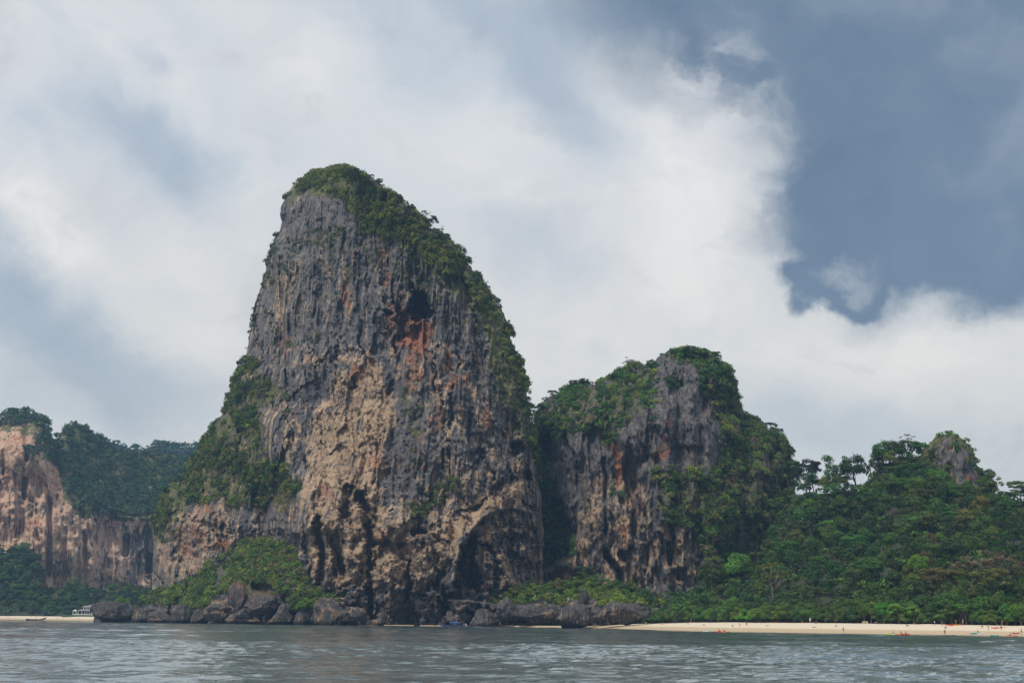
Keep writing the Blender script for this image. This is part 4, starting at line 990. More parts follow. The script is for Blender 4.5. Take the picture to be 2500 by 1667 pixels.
# ------------------------------------------------------------------ trees
def crown_mesh(kind, seed):
    """crown of a ten metre tree, made of many leaf sprays gathered in clumps"""
    gg = np.random.default_rng(seed)
    if kind == 'round': n = 20; base = [(gg.normal(size=3)) for _ in range(n)]; C = np.array([b / np.linalg.norm(b) for b in base]) * [2.7, 2.7, 2.3] * gg.uniform(.5, 1.0, (n, 1)) + [0, 0, 6.7]; r = gg.uniform(1.0, 1.7, n); fl = .7
    elif kind == 'tall': n = 22; C = np.stack([gg.normal(0, 1.25, n), gg.normal(0, 1.25, n), gg.uniform(3.6, 9.0, n)], 1); r = gg.uniform(.8, 1.5, n); fl = .75
    elif kind == 'umbrella':
        n = 22; a = gg.uniform(0, 6.28, n); q = np.sqrt(gg.uniform(0, 1, n)) * 4.2; C = np.stack([q * np.cos(a), q * np.sin(a), gg.choice([6.6, 7.6, 8.6, 9.3], n) - q * .22 + gg.normal(0, .15, n)], 1); r = gg.uniform(1.1, 1.9, n); fl = .30
    elif kind == 'low':
        n = 24; a = gg.uniform(0, 6.28, n); q = np.sqrt(gg.uniform(0, 1, n)) * 4.0; C = np.stack([q * np.cos(a), q * np.sin(a), 1.2 + gg.uniform(.1, 1, n) ** .6 * (7.6 - q * .9)], 1); r = gg.uniform(1.2, 2.0, n); fl = .55
    else:  # sparse
        n = 14; a = gg.uniform(0, 6.28, n); q = np.sqrt(gg.uniform(0, 1, n)) * 2.8; C = np.stack([q * np.cos(a), q * np.sin(a), gg.uniform(5.5, 9.4, n)], 1); r = gg.uniform(.6, 1.1, n); fl = .5
    leaf = .40 if kind != 'sparse' else .30
    dens = .95 if kind != 'sparse' else .5
    per = np.maximum((dens * 4.4 * r ** 2 / (leaf ** 2 * .62)).astype(int), 8)
    up = C - np.array([0, 0, C[:, 2].mean()]); up[:, 2] = np.abs(up[:, 2]) * .6 + .8; up /= np.linalg.norm(up, axis=1, keepdims=True)
    pos, face, own = bush_points(C, r, up, per, gg, flat=fl)
    clump = gg.uniform(.75, 1.3, (n, 1)) * np.ones((1, 3))
    tl = clump[own] * gg.uniform(.75, 1.28, (len(own), 1))
    V, F, T = leaf_quads(pos, face, np.full(len(own), leaf), tl, gg)
    return np_mesh('crown', V, F, smooth=False, colors=T), C
def trunk_mesh(kind, C, seed):
    gg = np.random.default_rng(seed)
    b = MB()
    top = 7.0 if kind in ('round', 'umbrella', 'sparse') else (8.0 if kind == 'tall' else 3.5)
    pts = [(gg.normal(0, .12) * k, gg.normal(0, .12) * k, top * k / 5 - .8 * (k == 0)) for k in range(6)]
    b.tube(pts, [.32, .24, .20, .16, .12, .06], 7)
    for c in C[gg.permutation(len(C))[:7]]:
        s0 = pts[min(4, max(1, int(c[2] / top * 3)))]
        mid = [(s0[i] + c[i]) / 2 + (0, 0, .3)[i] for i in range(3)]
        b.tube([s0, mid, list(c)], [.11, .08, .03], 5)
    me = b.mesh('trunk', True); me.materials.append(M_BARK)
    return me
TREES = {}
for kind in ('round', 'tall', 'umbrella', 'low', 'sparse'):
    TREES[kind] = []
    for k in range(3):
        cm, C = crown_mesh(kind, 900 + 17 * k + len(kind)); cm.materials.append(M_LEAF)
        TREES[kind].append((cm, trunk_mesh(kind, C, 50 + k)))
def tree(name, kind, loc, height, col, label, group=None, cat='tree', wide=1.0, show_parts=True):
    cm, tm = random.choice(TREES[kind])
    s = height / 10.0
    root = empty(name, loc, random.uniform(0, 6.28))
    root.scale = (s * wide * random.uniform(.9, 1.1), s * wide * random.uniform(.9, 1.1), s)
    tag(root, label, cat, group)
    t_ = link('trunk', tm, parent=root)
    c_ = link('crown', cm, parent=root); c_.color = (*col, 1)
    return root
C_DARK, C_MID, C_FRESH, C_LIME, C_OLIVE, C_BROWN, C_GREY, C_HAZE = (.036, .076, .018), (.060, .118, .021), (.088, .158, .024), (.125, .205, .024), (.128, .134, .030), (.16, .125, .078), (.12, .118, .085), (.036, .072, .040)  # the last one has distance haze put into its green, for far trees

def surf_at(S, px, py):
    d = (S['px'] - px) ** 2 + (S['py'] - py) ** 2
    i = np.unravel_index(np.argmin(d), d.shape)
    return S['P'][i]
# --- forest on the hill
def forest():
    pts = []
    n_try = 0
    top_x = [q[0] for q in HT]; top_y = [q[1] for q in HT]
    while len(pts) < 205 and n_try < 30000:
        n_try += 1
        px = random.uniform(1700, 2620); yt = np.interp(px, top_x, top_y); py = random.uniform(yt, 1490)
        dmin = 22 + 16 * (py - 1180) / 330
        if all((px - a) ** 2 + ((py - b) * 1.25) ** 2 > dmin ** 2 for a, b in pts): pts.append((px, py))
    spec = [('round', C_DARK, 'dark green round topped tree in the thick forest above the beach', .24), ('round', C_MID, 'mid green leafy tree in the thick forest above the beach', .26), ('tall', C_DARK, 'tall narrow dark tree standing in the forest above the beach', .12),
            ('umbrella', C_MID, 'flat layered green tree in the forest above the beach', .14), ('tall', C_FRESH, 'tall fresh green tree standing in the forest above the beach', .08), ('round', C_OLIVE, 'olive tinged tree in the forest above the beach', .07), ('sparse', C_GREY, 'thin grey green half bare tree in the forest above the beach', .03)]
    ws = [q[3] for q in spec]
    for px, py in pts:
        k, col, lab, _ = random.choices(spec, ws)[0]
        P_ = surf_at(SH_, px, py)
        h = random.uniform(8.5, 13) if py < 1440 else random.uniform(7, 10)
        if k == 'tall': h *= 1.12
        col = tuple(c * random.uniform(.82, 1.22) for c in col)
        zone = ('beside the second crag' if px < 1880 else 'below the saddle' if px < 2120 else 'beneath the pointed rock peak' if px < 2420 else 'by the right edge')
        level = 'high' if py < np.interp(px, top_x, top_y) + 95 else 'low' if py > 1420 else 'midway'
        lab = lab.replace('in the thick forest above the beach', level + ' on the hill ' + zone).replace('standing in the forest above the beach', level + ' on the hill ' + zone).replace('in the forest above the beach', level + ' on the hill ' + zone)
        tree('forest_tree', k, (P_[0], P_[1], P_[2] - .6), h, col, lab, 'trees of the forest above the beach', wide=random.uniform(.9, 1.15))
forest()
# --- low dense beach trees in front
def beach_trees():
    px = 1540.0
    for row, (y0, x0, x1, step, h0, h1) in enumerate([(0.0, 1560, 2640, 17, 6.0, 8.5), (1.0, 1575, 2640, 26, 8.0, 11.5), (2.0, 2080, 2640, 24, 6.0, 7.5)]):
        px = x0
        while px < x1:
            Yt = float(beach_Y(px, 1.0)) + 4 + (0, 10, 15)[int(row)] + random.uniform(-1.5, 2.5)
            X = float(W(px, 1515, Yt)[0])
            z = float(np.interp(px, TL_X, TL_Z)) + (0, .3, .2)[int(row)]
            low = px < 2090 or random.random() < .45 or row == 2
            k = 'low' if low else random.choice(['umbrella', 'round'])
            col = random.choice([C_MID, C_MID, C_DARK, C_FRESH])
            where = 'beside the grey undercut rock' if px < 1700 else 'behind the red kayak and sunbathers' if px < 1850 else 'near the figure in white' if px < 2080 else 'behind the crowded right beach' if px < 2360 else 'by the right beach end'
            tone = 'dark green' if col is C_DARK else 'mid green' if col is C_MID else 'fresh green'
            lab = {'low': 'dense low green tree touching the sand along the beach edge', 'umbrella': 'layered shade tree with dark trunk at the back of the beach', 'round': 'leafy shade tree with dark trunk at the back of the beach'}[k]
            lab = lab.replace('low green tree', 'low ' + tone + ' tree').replace('leafy shade', tone + ' leafy shade').replace('layered shade', tone + ' layered shade').replace('along the beach edge', where).replace('at the back of the beach', where)
            col = tuple(c * random.uniform(.85, 1.2) for c in col)
            if row == 0: col = tuple(c * 1.25 for c in col)
            h = random.uniform(h0, h1)
            if k == 'low' and row == 0 and px > 2090: h *= .75
            if k != 'low': h = max(h, 7.5)
            tree('beach_tree', k, (X, Yt, z - .4), h, col, lab, 'trees lining the back of the beach', wide=random.uniform(.95, 1.2))
            px += step * random.uniform(.75, 1.25)
beach_trees()
# --- shrubs on the low bank between tower and beach
def bank_shrubs():
    for i in range(46):
        px = 1130 + i * 10.3 + random.uniform(-6, 6)
        py = np.interp(px, [q[0] for q in BT], [q[1] for q in BT]) + random.uniform(0, 16)
        P_ = surf_at(SB_, px, py)
        col = random.choice([C_MID, C_FRESH, C_OLIVE, C_LIME if px < 1500 else C_DARK]); base_ = col; col = tuple(c * random.uniform(.85, 1.15) for c in col)
        tone = {C_MID: 'mid green', C_FRESH: 'fresh green', C_OLIVE: 'olive', C_LIME: 'yellow green', C_DARK: 'dark green'}[base_]
        spot = 'above the rockfall' if px < 1215 else 'above the cracked pale boulder' if px < 1290 else 'behind the long dark rock mass' if px < 1375 else 'behind the mushroom rock' if px < 1455 else 'behind the wide undercut rock'
        tree('shore_shrub', 'low', (P_[0], P_[1], P_[2] - .8), random.uniform(5.0, 9.0), col, tone + ' shrub on the rock bank ' + spot, 'shrubs on the rock bank', cat='shrub', wide=random.uniform(.9, 1.3))
bank_shrubs()
for px, py, hh in [(352, 1474, 5), (384, 1468, 6), (436, 1462, 6.5), (486, 1462, 6), (500, 1448, 6), (590, 1436, 5), (690, 1452, 6), (722, 1476, 6.5), (748, 1482, 6.5), (778, 1456, 5), (300, 1470, 5.5), (270, 1480, 4.5)]:
    P_ = surf_at(SK_, px, py)
    tree('shore_shrub', 'low', (P_[0], P_[1] - 4, P_[2] - 1.2), hh, tuple(c * random.uniform(.9, 1.15) for c in random.choice([C_FRESH, C_LIME, C_MID])), 'bright green shrub draped over the rocks of the left headland', 'shrubs on the left headland rocks', cat='shrub', wide=1.3)
# --- trees at the foot of the far cliffs
def far_trees():
    tx = [q[0] for q in GT]; ty = [q[1] for q in GT]
    pts = []; n = 0
    while len(pts) < 105 and n < 9000:
        n += 1
        px = random.uniform(-60, 380); py = random.uniform(np.interp(px, tx, ty), 1500)
        if all((px - a) ** 2 + (py - b) ** 2 > 12.5 ** 2 for a, b in pts): pts.append((px, py))
    for px, py in pts:
        P_ = surf_at(SG_, px, py)
        col = random.choice([C_DARK, C_HAZE, C_MID, C_MID]); k = random.choice(['round', 'round', 'tall', 'low'])
        tree('far_tree', k, (P_[0], P_[1], P_[2] - 1), random.uniform(10, 15), col, (('dark bluish' if col is C_HAZE else 'dark green' if col is C_DARK else 'mid green') + (' round' if k == 'round' else ' slender' if k == 'tall' else ' spreading') + ' tree ' + ('on the wooded mound at the left edge' if px < 110 else 'behind the white pavilion' if 165 < px < 245 else 'below the far orange wall' if px <= 165 else 'in the wood left of the headland') ), 'trees at the foot of the far cliffs', wide=1.15)
far_trees()
# --- single trees that stand out
def special_trees():
    def at(S, px, py, kind, h_px, col, lab, group=None, wide=1.0, name='tree', cat='tree', dy=0.0):
        P_ = surf_at(S, px, py)
        h = h_px * P_[1] / F_PX
        tree(name, kind, (P_[0], P_[1] + dy, P_[2] - .5), h, col, lab, group, cat, wide)
    at(SH_, 1978, 1206, 'umbrella', 92, (.02, .034, .022), 'dark flat topped tree standing alone against the sky in the saddle', wide=.72)
    at(SH_, 2033, 1206, 'tall', 100, C_MID, 'tree with an uneven crown just right of the dark flat topped tree on the saddle', wide=.9)
    at(SH_, 2084, 1206, 'round', 104, C_DARK, 'round crowned tree on a slim trunk at the right end of the saddle', wide=.95)
    at(SH_, 2215, 1126, 'sparse', 70, C_GREY, 'bare greyish tree on the ridge left of the pointed peak', wide=1.3)
    at(SH_, 2160, 1150, 'round', 84, C_MID, 'full green tree at the left brow of the wooded ridge', wide=1.0)
    at(SH_, 2412, 1196, 'round', 56, C_DARK, 'small dark tree on the right shoulder below the pointed peak')
    at(SH_, 2490, 1226, 'umbrella', 60, C_FRESH, 'bright green tree on the ridge at the right edge of the picture', wide=1.1)
    at(SH_, 1800, 1440, 'round', 98, (.11, .205, .024), 'vivid light green tree at the foot of the second crag', wide=.95)
    at(SH_, 1735, 1440, 'tall', 84, C_FRESH, 'fresh green creeper clad tree left of the vivid light green tree', wide=1.0)
    at(SH_, 2240, 1430, 'round', 84, (.13, .25, .028), 'bright yellow green tree in the middle of the forest', wide=.9)
    at(SH_, 2370, 1450, 'sparse', 96, (.17, .13, .085), 'left most of the pale brown leafless crowned trees in the forest at the right', wide=1.5)
    at(SH_, 2405, 1440, 'sparse', 100, (.18, .135, .09), 'tallest of the pale brown leafless crowned trees in the forest at the right', wide=1.5)
    at(SH_, 2465, 1445, 'sparse', 106, (.17, .12, .085), 'right most of the pale brown leafless crowned trees in the forest', wide=1.6)
    at(SH_, 2290, 1476, 'umbrella', 96, (.13, .125, .032), 'olive yellow umbrella shaped tree in front of the bright yellow green tree', wide=1.0)
    at(SH_, 2420, 1480, 'umbrella', 98, (.12, .13, .028), 'olive yellow umbrella shaped tree below the pale brown crowns', wide=1.0)
    at(SH_, 1885, 1480, 'sparse', 110, C_OLIVE, 'thin brownish bush tree at the start of the forest beside the second crag', wide=1.3)
    at(SB_, 1432, 1428, 'umbrella', 52, C_DARK, 'dark umbrella shaped tree on the bank in front of the crag wall', wide=1.2)
    at(SC_, 1930, 1180, 'umbrella', 60, C_DARK, 'tree leaning out at the right end of the second crag', wide=.9)
    at(SC_, 1534, 915, 'sparse', 46, C_OLIVE, 'wispy tree on the left summit of the second crag', wide=1.5)
    at(SC_, 1590, 912, 'round', 40, C_DARK, 'small round tree in the notch left of the second crag summit', wide=1.0)
    for px, py, h in [(905, 446, 24), (925, 456, 26), (975, 494, 26), (1003, 520, 28), (1040, 552, 46), (1050, 562, 40), (1070, 586, 38), (1084, 596, 30), (1118, 618, 26), (1138, 650, 28), (1165, 684, 26), (1184, 712, 28), (1214, 748, 26), (1240, 800, 22)]:
        at(ST, px, py, random.choice(['round', 'tall', 'umbrella', 'sparse']), h, C_DARK, 'small tree silhouetted along the right skyline of the tall tower', 'small trees along the right skyline of the tall tower', wide=1.15, name='skyline_tree')
    for px, py, h in [(604, 860, 18), (588, 892, 22), (572, 935, 24), (556, 985, 26), (500, 1082, 28), (470, 1130, 26), (440, 1180, 28), (404, 1212, 28), (380, 1268, 26), (640, 700, 14), (676, 580, 20), (620, 775, 14)]:
        at(ST, px, py, random.choice(['round', 'low', 'sparse']), h, C_DARK, 'small tree silhouetted along the left skyline of the tall tower', 'small trees along the left skyline of the tall tower', wide=1.2, name='skyline_tree')
    for px, py, h in [(1350, 972, 24), (1400, 946, 24), (1425, 940, 24), (1500, 930, 24), (1655, 868, 22), (1685, 864, 24), (1715, 868, 22), (1745, 874, 20), (1845, 1034, 24), (1880, 1052, 26), (1900, 1064, 22), (1925, 1110, 30), (1320, 1000, 22)]:
        at(SC_, px, py, random.choice(['round', 'low', 'umbrella']), h, C_DARK, 'small tree silhouetted along the skyline of the second crag', 'small trees along the skyline of the second crag', wide=1.3, name='skyline_tree')
special_trees()
# ------------------------------------------------------------------ boulders along the shore
import bmesh
def ico(sub):
    bm = bmesh.new(); bmesh.ops.create_icosphere(bm, subdivisions=sub, radius=1.0)
    V = np.array([v.co[:] for v in bm.verts]); F = np.array([[v.index for v in f.verts] for f in bm.faces]); bm.free()
    return V, F
ICO = {s: ico(s) for s in (3, 4, 5)}
def boulder(px0, px1, ptop, pbot, label, Y=None, sub=4, notch=0.0, point=0.0, tan=.2, rust=0., moss=.1, dark=.15, pale_foot=0.0, name='boulder', seed=None, deep=.8, group=None):
    cx = (px0 + px1) / 2
    if Y is None: Y = float(np.interp(cx, [q[0] for q in KF], [q[1] for q in KF])) - 4 if cx < 925 else float(np.interp(cx, [q[0] for q in BF], [q[1] for q in BF])) - 5
    mpp = Y / F_PX
    wd, top, bot = (px1 - px0) * mpp * 1.24, float(W(cx, ptop, Y)[2]), float(W(cx, pbot, Y)[2])
    sub_ = bot < 0.8
    if sub_: bot = -1.6
    seed = seed or int(cx * 7 + ptop)
    gg = np.random.default_rng(seed)
    V, F = ICO[sub]
    V = V.copy()
    for _ in range(24):                       # broken facets
        n = gg.normal(size=3); n /= np.linalg.norm(n); d0 = gg.uniform(.5, .88)
        over = V @ n - d0
        V = V - n * np.maximum(over, 0)[:, None] * .92
    s_ = fbm(V[:, 0] * 1.7 + seed, V[:, 1] * 1.7, V[:, 2] * 1.7, 4, seed % 97) * .24 + fbm(V[:, 0] * 5 + seed, V[:, 1] * 5, V[:, 2] * 5, 4, seed % 89, .6) * .16
    V = V * (1 + s_)[:, None]
    zz = (V[:, 2] - V[:, 2].min()) / (V[:, 2].max() - V[:, 2].min())
    sq = 1 + (.32 * (1 - np.abs(2 * zz - 1)) if point == 0 else 0)
    k = 1 - point * .62 * zz
    k = k * (1 - notch * sstep(.42, .22, zz))
    low = sstep(.5, .1, zz) * .25 * (1 - notch)
    V[:, 0] *= k * (1 + low); V[:, 1] *= k * (1 + low)
    V[:, 0] *= (wd / 2) / np.abs(V[:, 0]).max(); V[:, 1] *= (wd * deep / 2) / np.abs(V[:, 1]).max()
    V[:, 2] = bot + zz * (top - bot)
    x = float(W(cx, (ptop + pbot) / 2, Y)[0])
    foot = pale_foot * sstep(2.6, 2.0, V[:, 2]) * sstep(1.0, 1.3, V[:, 2])
    n1 = fbm(V[:, 0] / wd * 5, V[:, 2] / wd * 5, octv=3, seed=seed % 71)
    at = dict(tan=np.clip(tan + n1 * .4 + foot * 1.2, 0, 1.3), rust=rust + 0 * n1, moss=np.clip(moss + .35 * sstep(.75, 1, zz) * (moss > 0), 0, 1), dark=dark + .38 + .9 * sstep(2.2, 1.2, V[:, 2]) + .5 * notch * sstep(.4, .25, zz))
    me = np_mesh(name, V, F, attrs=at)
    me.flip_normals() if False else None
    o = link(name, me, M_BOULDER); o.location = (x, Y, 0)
    return tag(o, label, 'boulder', group)
B_ = boulder
B_(226, 332, 1466, 1518, 'long dark boulder with a notched waterline forming the left tip of the headland', sub=5, notch=.16, tan=.15, dark=.35, deep=.7)
B_(326, 366, 1482, 1518, 'rounded dark boulder just right of the headland tip boulder', notch=.1, dark=.3)
B_(366, 420, 1490, 1518, 'wedge shaped grey boulder with a pale foot near the headland tip', point=.8, pale_foot=1, dark=.15)
B_(416, 472, 1474, 1519, 'tall smooth grey boulder between two dark clefts on the left headland', sub=5, dark=.2)
B_(464, 512, 1486, 1519, 'narrow dark boulder right of the tall smooth grey boulder', dark=.35)
B_(503, 584, 1472, 1517, 'broad pale topped boulder with a deep undercut on the left headland', sub=5, notch=.2, tan=.5, dark=.1)
B_(560, 640, 1480, 1520, 'pyramid shaped boulder with a pale foot right of the pale topped boulder', point=.9, pale_foot=1.2, dark=.1, sub=5)
B_(600, 690, 1450, 1505, 'big leaning grey slab above the pyramid shaped boulders', Y=758, sub=5, dark=.2, rust=.25, tan=.2)
B_(560, 620, 1418, 1492, 'reddish brown rock face under the bushes of the left headland', Y=786, sub=5, dark=0, rust=.38, tan=.4)
B_(656, 724, 1472, 1521, 'second pyramid shaped boulder with a pale foot near the tower', point=.85, pale_foot=1.2, dark=.1, sub=5)
B_(722, 772, 1488, 1522, 'dark low boulder right of the second pyramid shaped boulder', notch=.12, dark=.4)
B_(768, 838, 1456, 1522, 'large brown grey boulder heap at the left foot of the tower', sub=5, tan=.4, dark=.1, rust=.1)
B_(828, 848, 1458, 1468, 'topmost small brown block perched on the boulder heap', Y=716, sub=3, tan=.45, dark=0)
B_(828, 846, 1467, 1478, 'second small brown block under the topmost one on the boulder heap', Y=716, sub=3, tan=.5, dark=0)
B_(840, 906, 1480, 1518, 'slanting brown boulder with a broken face at the left foot of the tower', sub=5, tan=.45, dark=0)
B_(806, 832, 1511, 1524, 'small round tan rock at the waterline below the boulder heap', sub=3, tan=.6, dark=0)
B_(848, 872, 1506, 1524, 'small brown rock at the waterline below the slanting boulder', sub=3, tan=.4)
B_(904, 936, 1509, 1526, 'low brown rock on the sand at the dark foot of the tower', Y=706, sub=3, tan=.5, dark=0)
B_(1012, 1026, 1519, 1528, 'small dark rock lying alone on the thin sand strip under the tower', Y=700, sub=3, dark=.5)
B_(1074, 1092, 1502, 1526, 'small grey rock left of the upright rounded boulder', sub=3, dark=.1)
B_(1086, 1112, 1489, 1520, 'upright rounded grey boulder behind the blue canopied boat', sub=4, dark=0, tan=.25)
B_(1112, 1146, 1495, 1518, 'blunt grey boulder right of the upright rounded one', sub=4, dark=.05)
B_(1124, 1170, 1436, 1474, 'tan angular boulder high on the slope right of the tower crack', Y=716, sub=4, tan=.6, dark=-.1)
B_(1088, 1124, 1454, 1484, 'dark angular boulder under the tan angular boulder', Y=714, sub=4, tan=.2, dark=.3)
B_(1118, 1160, 1470, 1502, 'grey blocky boulder in the middle of the rockfall', Y=709, sub=4, tan=.25, dark=.05)
B_(1148, 1210, 1484, 1526, 'large flat topped grey boulder with a straight front face at the shore', sub=5, dark=.05, tan=.25, deep=.9)
B_(1190, 1216, 1471, 1494, 'small squarish grey block behind the large flat topped boulder', Y=708, sub=3, dark=.05)
B_(1206, 1266, 1456, 1518, 'tall cracked pale grey boulder right of the large flat topped boulder', sub=5, notch=.12, dark=-.05, tan=.15)
B_(1256, 1368, 1476, 1524, 'long dark undercut rock mass between the cracked boulder and the mushroom rocks', sub=5, notch=.18, dark=.35, deep=.5, moss=.25)
B_(1366, 1448, 1462, 1530, 'grey mushroom shaped rock with a spire on top beside the beach', Y=648, sub=5, notch=.26, dark=.1, moss=.12)
B_(1382, 1398, 1456, 1480, 'short grey rock horn on the left of the mushroom rock', Y=647, sub=3, point=.6, dark=0)
B_(1416, 1440, 1438, 1480, 'tall grey rock spire rising from the mushroom rock', Y=649, sub=4, point=.5, dark=.05)
B_(1456, 1580, 1466, 1526, 'wide grey undercut rock with small holes at the left end of the beach', Y=628, sub=5, notch=.24, dark=.08, moss=.15, deep=.6)
B_(1218, 1234, 1510, 1527, 'small brown stone on the shore strip right of the flat topped boulder', Y=697, sub=3, tan=.4)
B_(1282, 1300, 1514, 1528, 'small brown stone under the long dark rock mass', Y=688, sub=3, tan=.5)

# ------------------------------------------------------------------ pavilion on the far beach
def pavilion():
    Y = 1168.0; s = Y / F_PX
    o0 = w1pt(204, 1500, Y); z0 = o0.z
    root = empty('beach_pavilion', o0)
    tag(root, 'white two storey pavilion with dark roofs and a pointed gable on the far beach', 'pavilion')
    X = lambda px: (px - 204) * s
    H = lambda py: (1500 - py) * s
    MB().box((X(205), 3, .15), (X(232) - X(178), 9, .5)).build('base', M_PLASTER, root)
    MB().box((X(205), 4.5, H(1494.5)), (X(229) - X(190), 4, H(1490) - .4)).build('wall', M_DARKGLASS, root)
    for px in (179, 186, 191, 200, 207, 212, 218, 224, 230):
        MB().box((X(px), -.6, H(1490) / 2 + .2), (.55 if px in (200, 191) else .34, .4, H(1490) - .4)).build('column', M_PLASTER, root)
    for px in (196, 203.5, 214.5):
        MB().box((X(px), 2.4, H(1494)), (1.3, .1, 2.0)).build('window', M_DARKGLASS, root)
    def roof(x0, x1, z, h, y0, y1, inset):
        V = [(x0, y0, z), (x1, y0, z), (x1, y1, z), (x0, y1, z), (x0 + inset, (y0 + y1) / 2, z + h), (x1 - inset, (y0 + y1) / 2, z + h),
             (x0, y0, z - .22), (x1, y0, z - .22), (x1, y1, z - .22), (x0, y1, z - .22)]
        return MB().add(V, [(0, 1, 5, 4), (1, 2, 5), (2, 3, 4, 5), (3, 0, 4), (0, 6, 7, 1), (1, 7, 8, 2), (2, 8, 9, 3), (3, 9, 6, 0), (6, 9, 8, 7)])
    roof(X(188), X(232), H(1490.5), 1.3, -1.6, 9, 2).build('roof', M_ROOF, root)
    MB().box((X(210), 3.5, H(1486.2)), (X(219) - X(201), 4.5, 3.3)).build('upper_wall', M_PLASTER, root)
    for px in (204.5, 208, 213):
        MB().box((X(px), 1.2, H(1485.6)), (.7, .12, 1.5)).build('window', M_DARKGLASS, root)
    roof(X(198), X(221), H(1481.8), 1.2, .2, 7, 1.4).build('roof', M_ROOF, root)
    # tall arched gable with finials
    b = MB()
    for side in (-1, 1):
        b.box((X(224) + side * 1.55, 1.0, H(1485)), (.5, .5, H(1480) - H(1490)))
    n = 9
    for k in range(n):
        a0, a1 = math.pi * k / n, math.pi * (k + 1) / n
        b.tube([(X(224) + 1.6 * math.cos(a0), 1.0, H(1481) + 1.6 * math.sin(a0)), (X(224) + 1.6 * math.cos(a1), 1.0, H(1481) + 1.6 * math.sin(a1))], .26, 5)
    b.build('gable', M_PLASTER, root)
    MB().tube([(X(224), 1, H(1477)), (X(224.5), 1, H(1473))], [.35, .06], 6).build('finial', M_PLASTER, root)
    MB().tube([(X(220), 1, H(1479)), (X(214.5), 1, H(1477))], [.3, .12], 6).build('finial', M_PLASTER, root)
    MB().tube([(X(228), 1, H(1479)), (X(233), 1, H(1475.5))], [.3, .1], 6).build('finial', M_PLASTER, root)
    # garden lantern house to the left
    MB().box((X(182), 1, H(1495)), (2.0, 2.0, 2.6)).build('side_kiosk', M_DARKGLASS, root)
    r_ = MB(); r_.add([(X(182) - 1.7, -.7, H(1491)), (X(182) + 1.7, -.7, H(1491)), (X(182) + 1.7, 2.7, H(1491)), (X(182) - 1.7, 2.7, H(1491)), (X(182), 1, H(1488))], [(0, 1, 4), (1, 2, 4), (2, 3, 4), (3, 0, 4), (0, 3, 2, 1)])
    r_.build('kiosk_roof', M_PLASTER, root)
    # lawn strip in front
    px = np.linspace(150, 246, 30); t = np.linspace(0, 1, 5)
    PX, T = np.meshgrid(px, t)
    Yg = Y - 16 + T * 13
    V = np.stack([W(PX, 1502, Yg)[..., 0], Yg, 2.95 + T * 1.2 + fbm(PX / 4, T * 4, octv=2, seed=4) * .1], -1)
    M_LAWN = plain('lawn', (.035, .085, .02), .95, noise=.4, scale=.5)
    tag(link('lawn', np_mesh('lawn', V.reshape(-1, 3), grid_quads(5, 30)), M_LAWN), 'strip of green lawn before the pavilion', 'grass', kind='stuff')
pavilion()

# ------------------------------------------------------------------ boats
def hull(b, L, wd, h, rise_bow, rise_stern, n=15, bottom=-.25):
    rings = []
    for i in range(n):
        t = i / (n - 1); x = (t - .5) * L
        w = wd / 2 * max(0.03, (1 - abs(2 * t - 1) ** 2.6)) ** .8
        up = rise_bow * max(0, (t - .6) / .4) ** 2.2 + rise_stern * max(0, (.35 - t) / .35) ** 2
        zt = h + up; zb = bottom + up * .85 if t > .6 else bottom + up * .5
        rings.append([(x, -w, zt), (x, -w * .8, zb + (zt - zb) * .35), (x, 0, zb), (x, w * .8, zb + (zt - zb) * .35), (x, w, zt), (x, w * .86, zt - .03), (x, 0, zt - (zt - zb) * .45), (x, -w * .86, zt - .03)])
    return b.loft(rings)
def longtail(loc, rz, L, cols, label, canopy=None, rise=1.5):
    r = empty('longtail_boat', loc, rz); tag(r, label, 'boat')
    hb = hull(MB(), L, 1.7, .75, rise, .5).build('hull', M_WOOD, r); hb.color = (*cols[0], 1)
    sb = hull(MB(), L * .985, 1.75, .78, rise, .5, bottom=.5).build('gunwale', M_WOOD, r); sb.color = (*cols[1], 1)
    rb = MB().tube([(L * .485, 0, .5 + rise), (L * .51, 0, 1.0 + rise)], [.13, .05], 6).build('bow_post', M_WOOD, r); rb.color = (*cols[0], 1)
    if canopy:
        c = MB()
        for k in range(9):
            y0, y1 = -1.1 + k * 2.2 / 9, -1.1 + (k + 1) * 2.2 / 9
            z0, z1 = 2.15 - (y0 / 1.1) ** 2 * .3, 2.15 - (y1 / 1.1) ** 2 * .3
            c.add([(-L * .28, y0, z0), (L * .1, y0, z0), (L * .1, y1, z1), (-L * .28, y1, z1), (-L * .28, y0, z0 - .05), (L * .1, y0, z0 - .05), (L * .1, y1, z1 - .05), (-L * .28, y1, z1 - .05)], [(0, 1, 2, 3), (7, 6, 5, 4), (0, 4, 5, 1), (2, 6, 7, 3), (1, 5, 6, 2), (0, 3, 7, 4)])
        cc = c.build('canopy', M_CLOTH, r); cc.color = (*canopy, 1)
        for x in (-L * .26, -L * .1, L * .08):
            for y in (-.8, .8):
                p_ = MB().tube([(x, y, .7), (x, y, 1.95)], .035, 5).build('canopy_post', M_METAL, r)
    en = MB().box((-L * .42, 0, 1.15), (.7, .45, .45)); en.tube([(-L * .42, 0, 1.1), (-L * .42 - 2.6, .2, -.1)], .04, 5)
    en.build('engine', M_METAL, r)
    for k in range(3):
        b_ = MB().box((-L * .2 + k * L * .17, 0, .55), (.28, 1.25, .06)).build('bench', M_WOOD, r); b_.color = (*cols[1], 1)
    return r
P_ = w1pt(1104, 1527, 690); longtail((P_.x, 690, 0), math.pi, 13.0, ((.05, .06, .16), (.14, .03, .03)), 'longtail boat with a blue canopy drawn up below the tower', canopy=(.03, .13, .42), rise=1.3)
longtail((w1pt(88, 1511, 1118).x, 1118, 0), 0.0, 15.5, ((.08, .05, .045), (.15, .10, .07)), 'dark wooden longtail boat with an upturned bow off the far beach', rise=1.8)

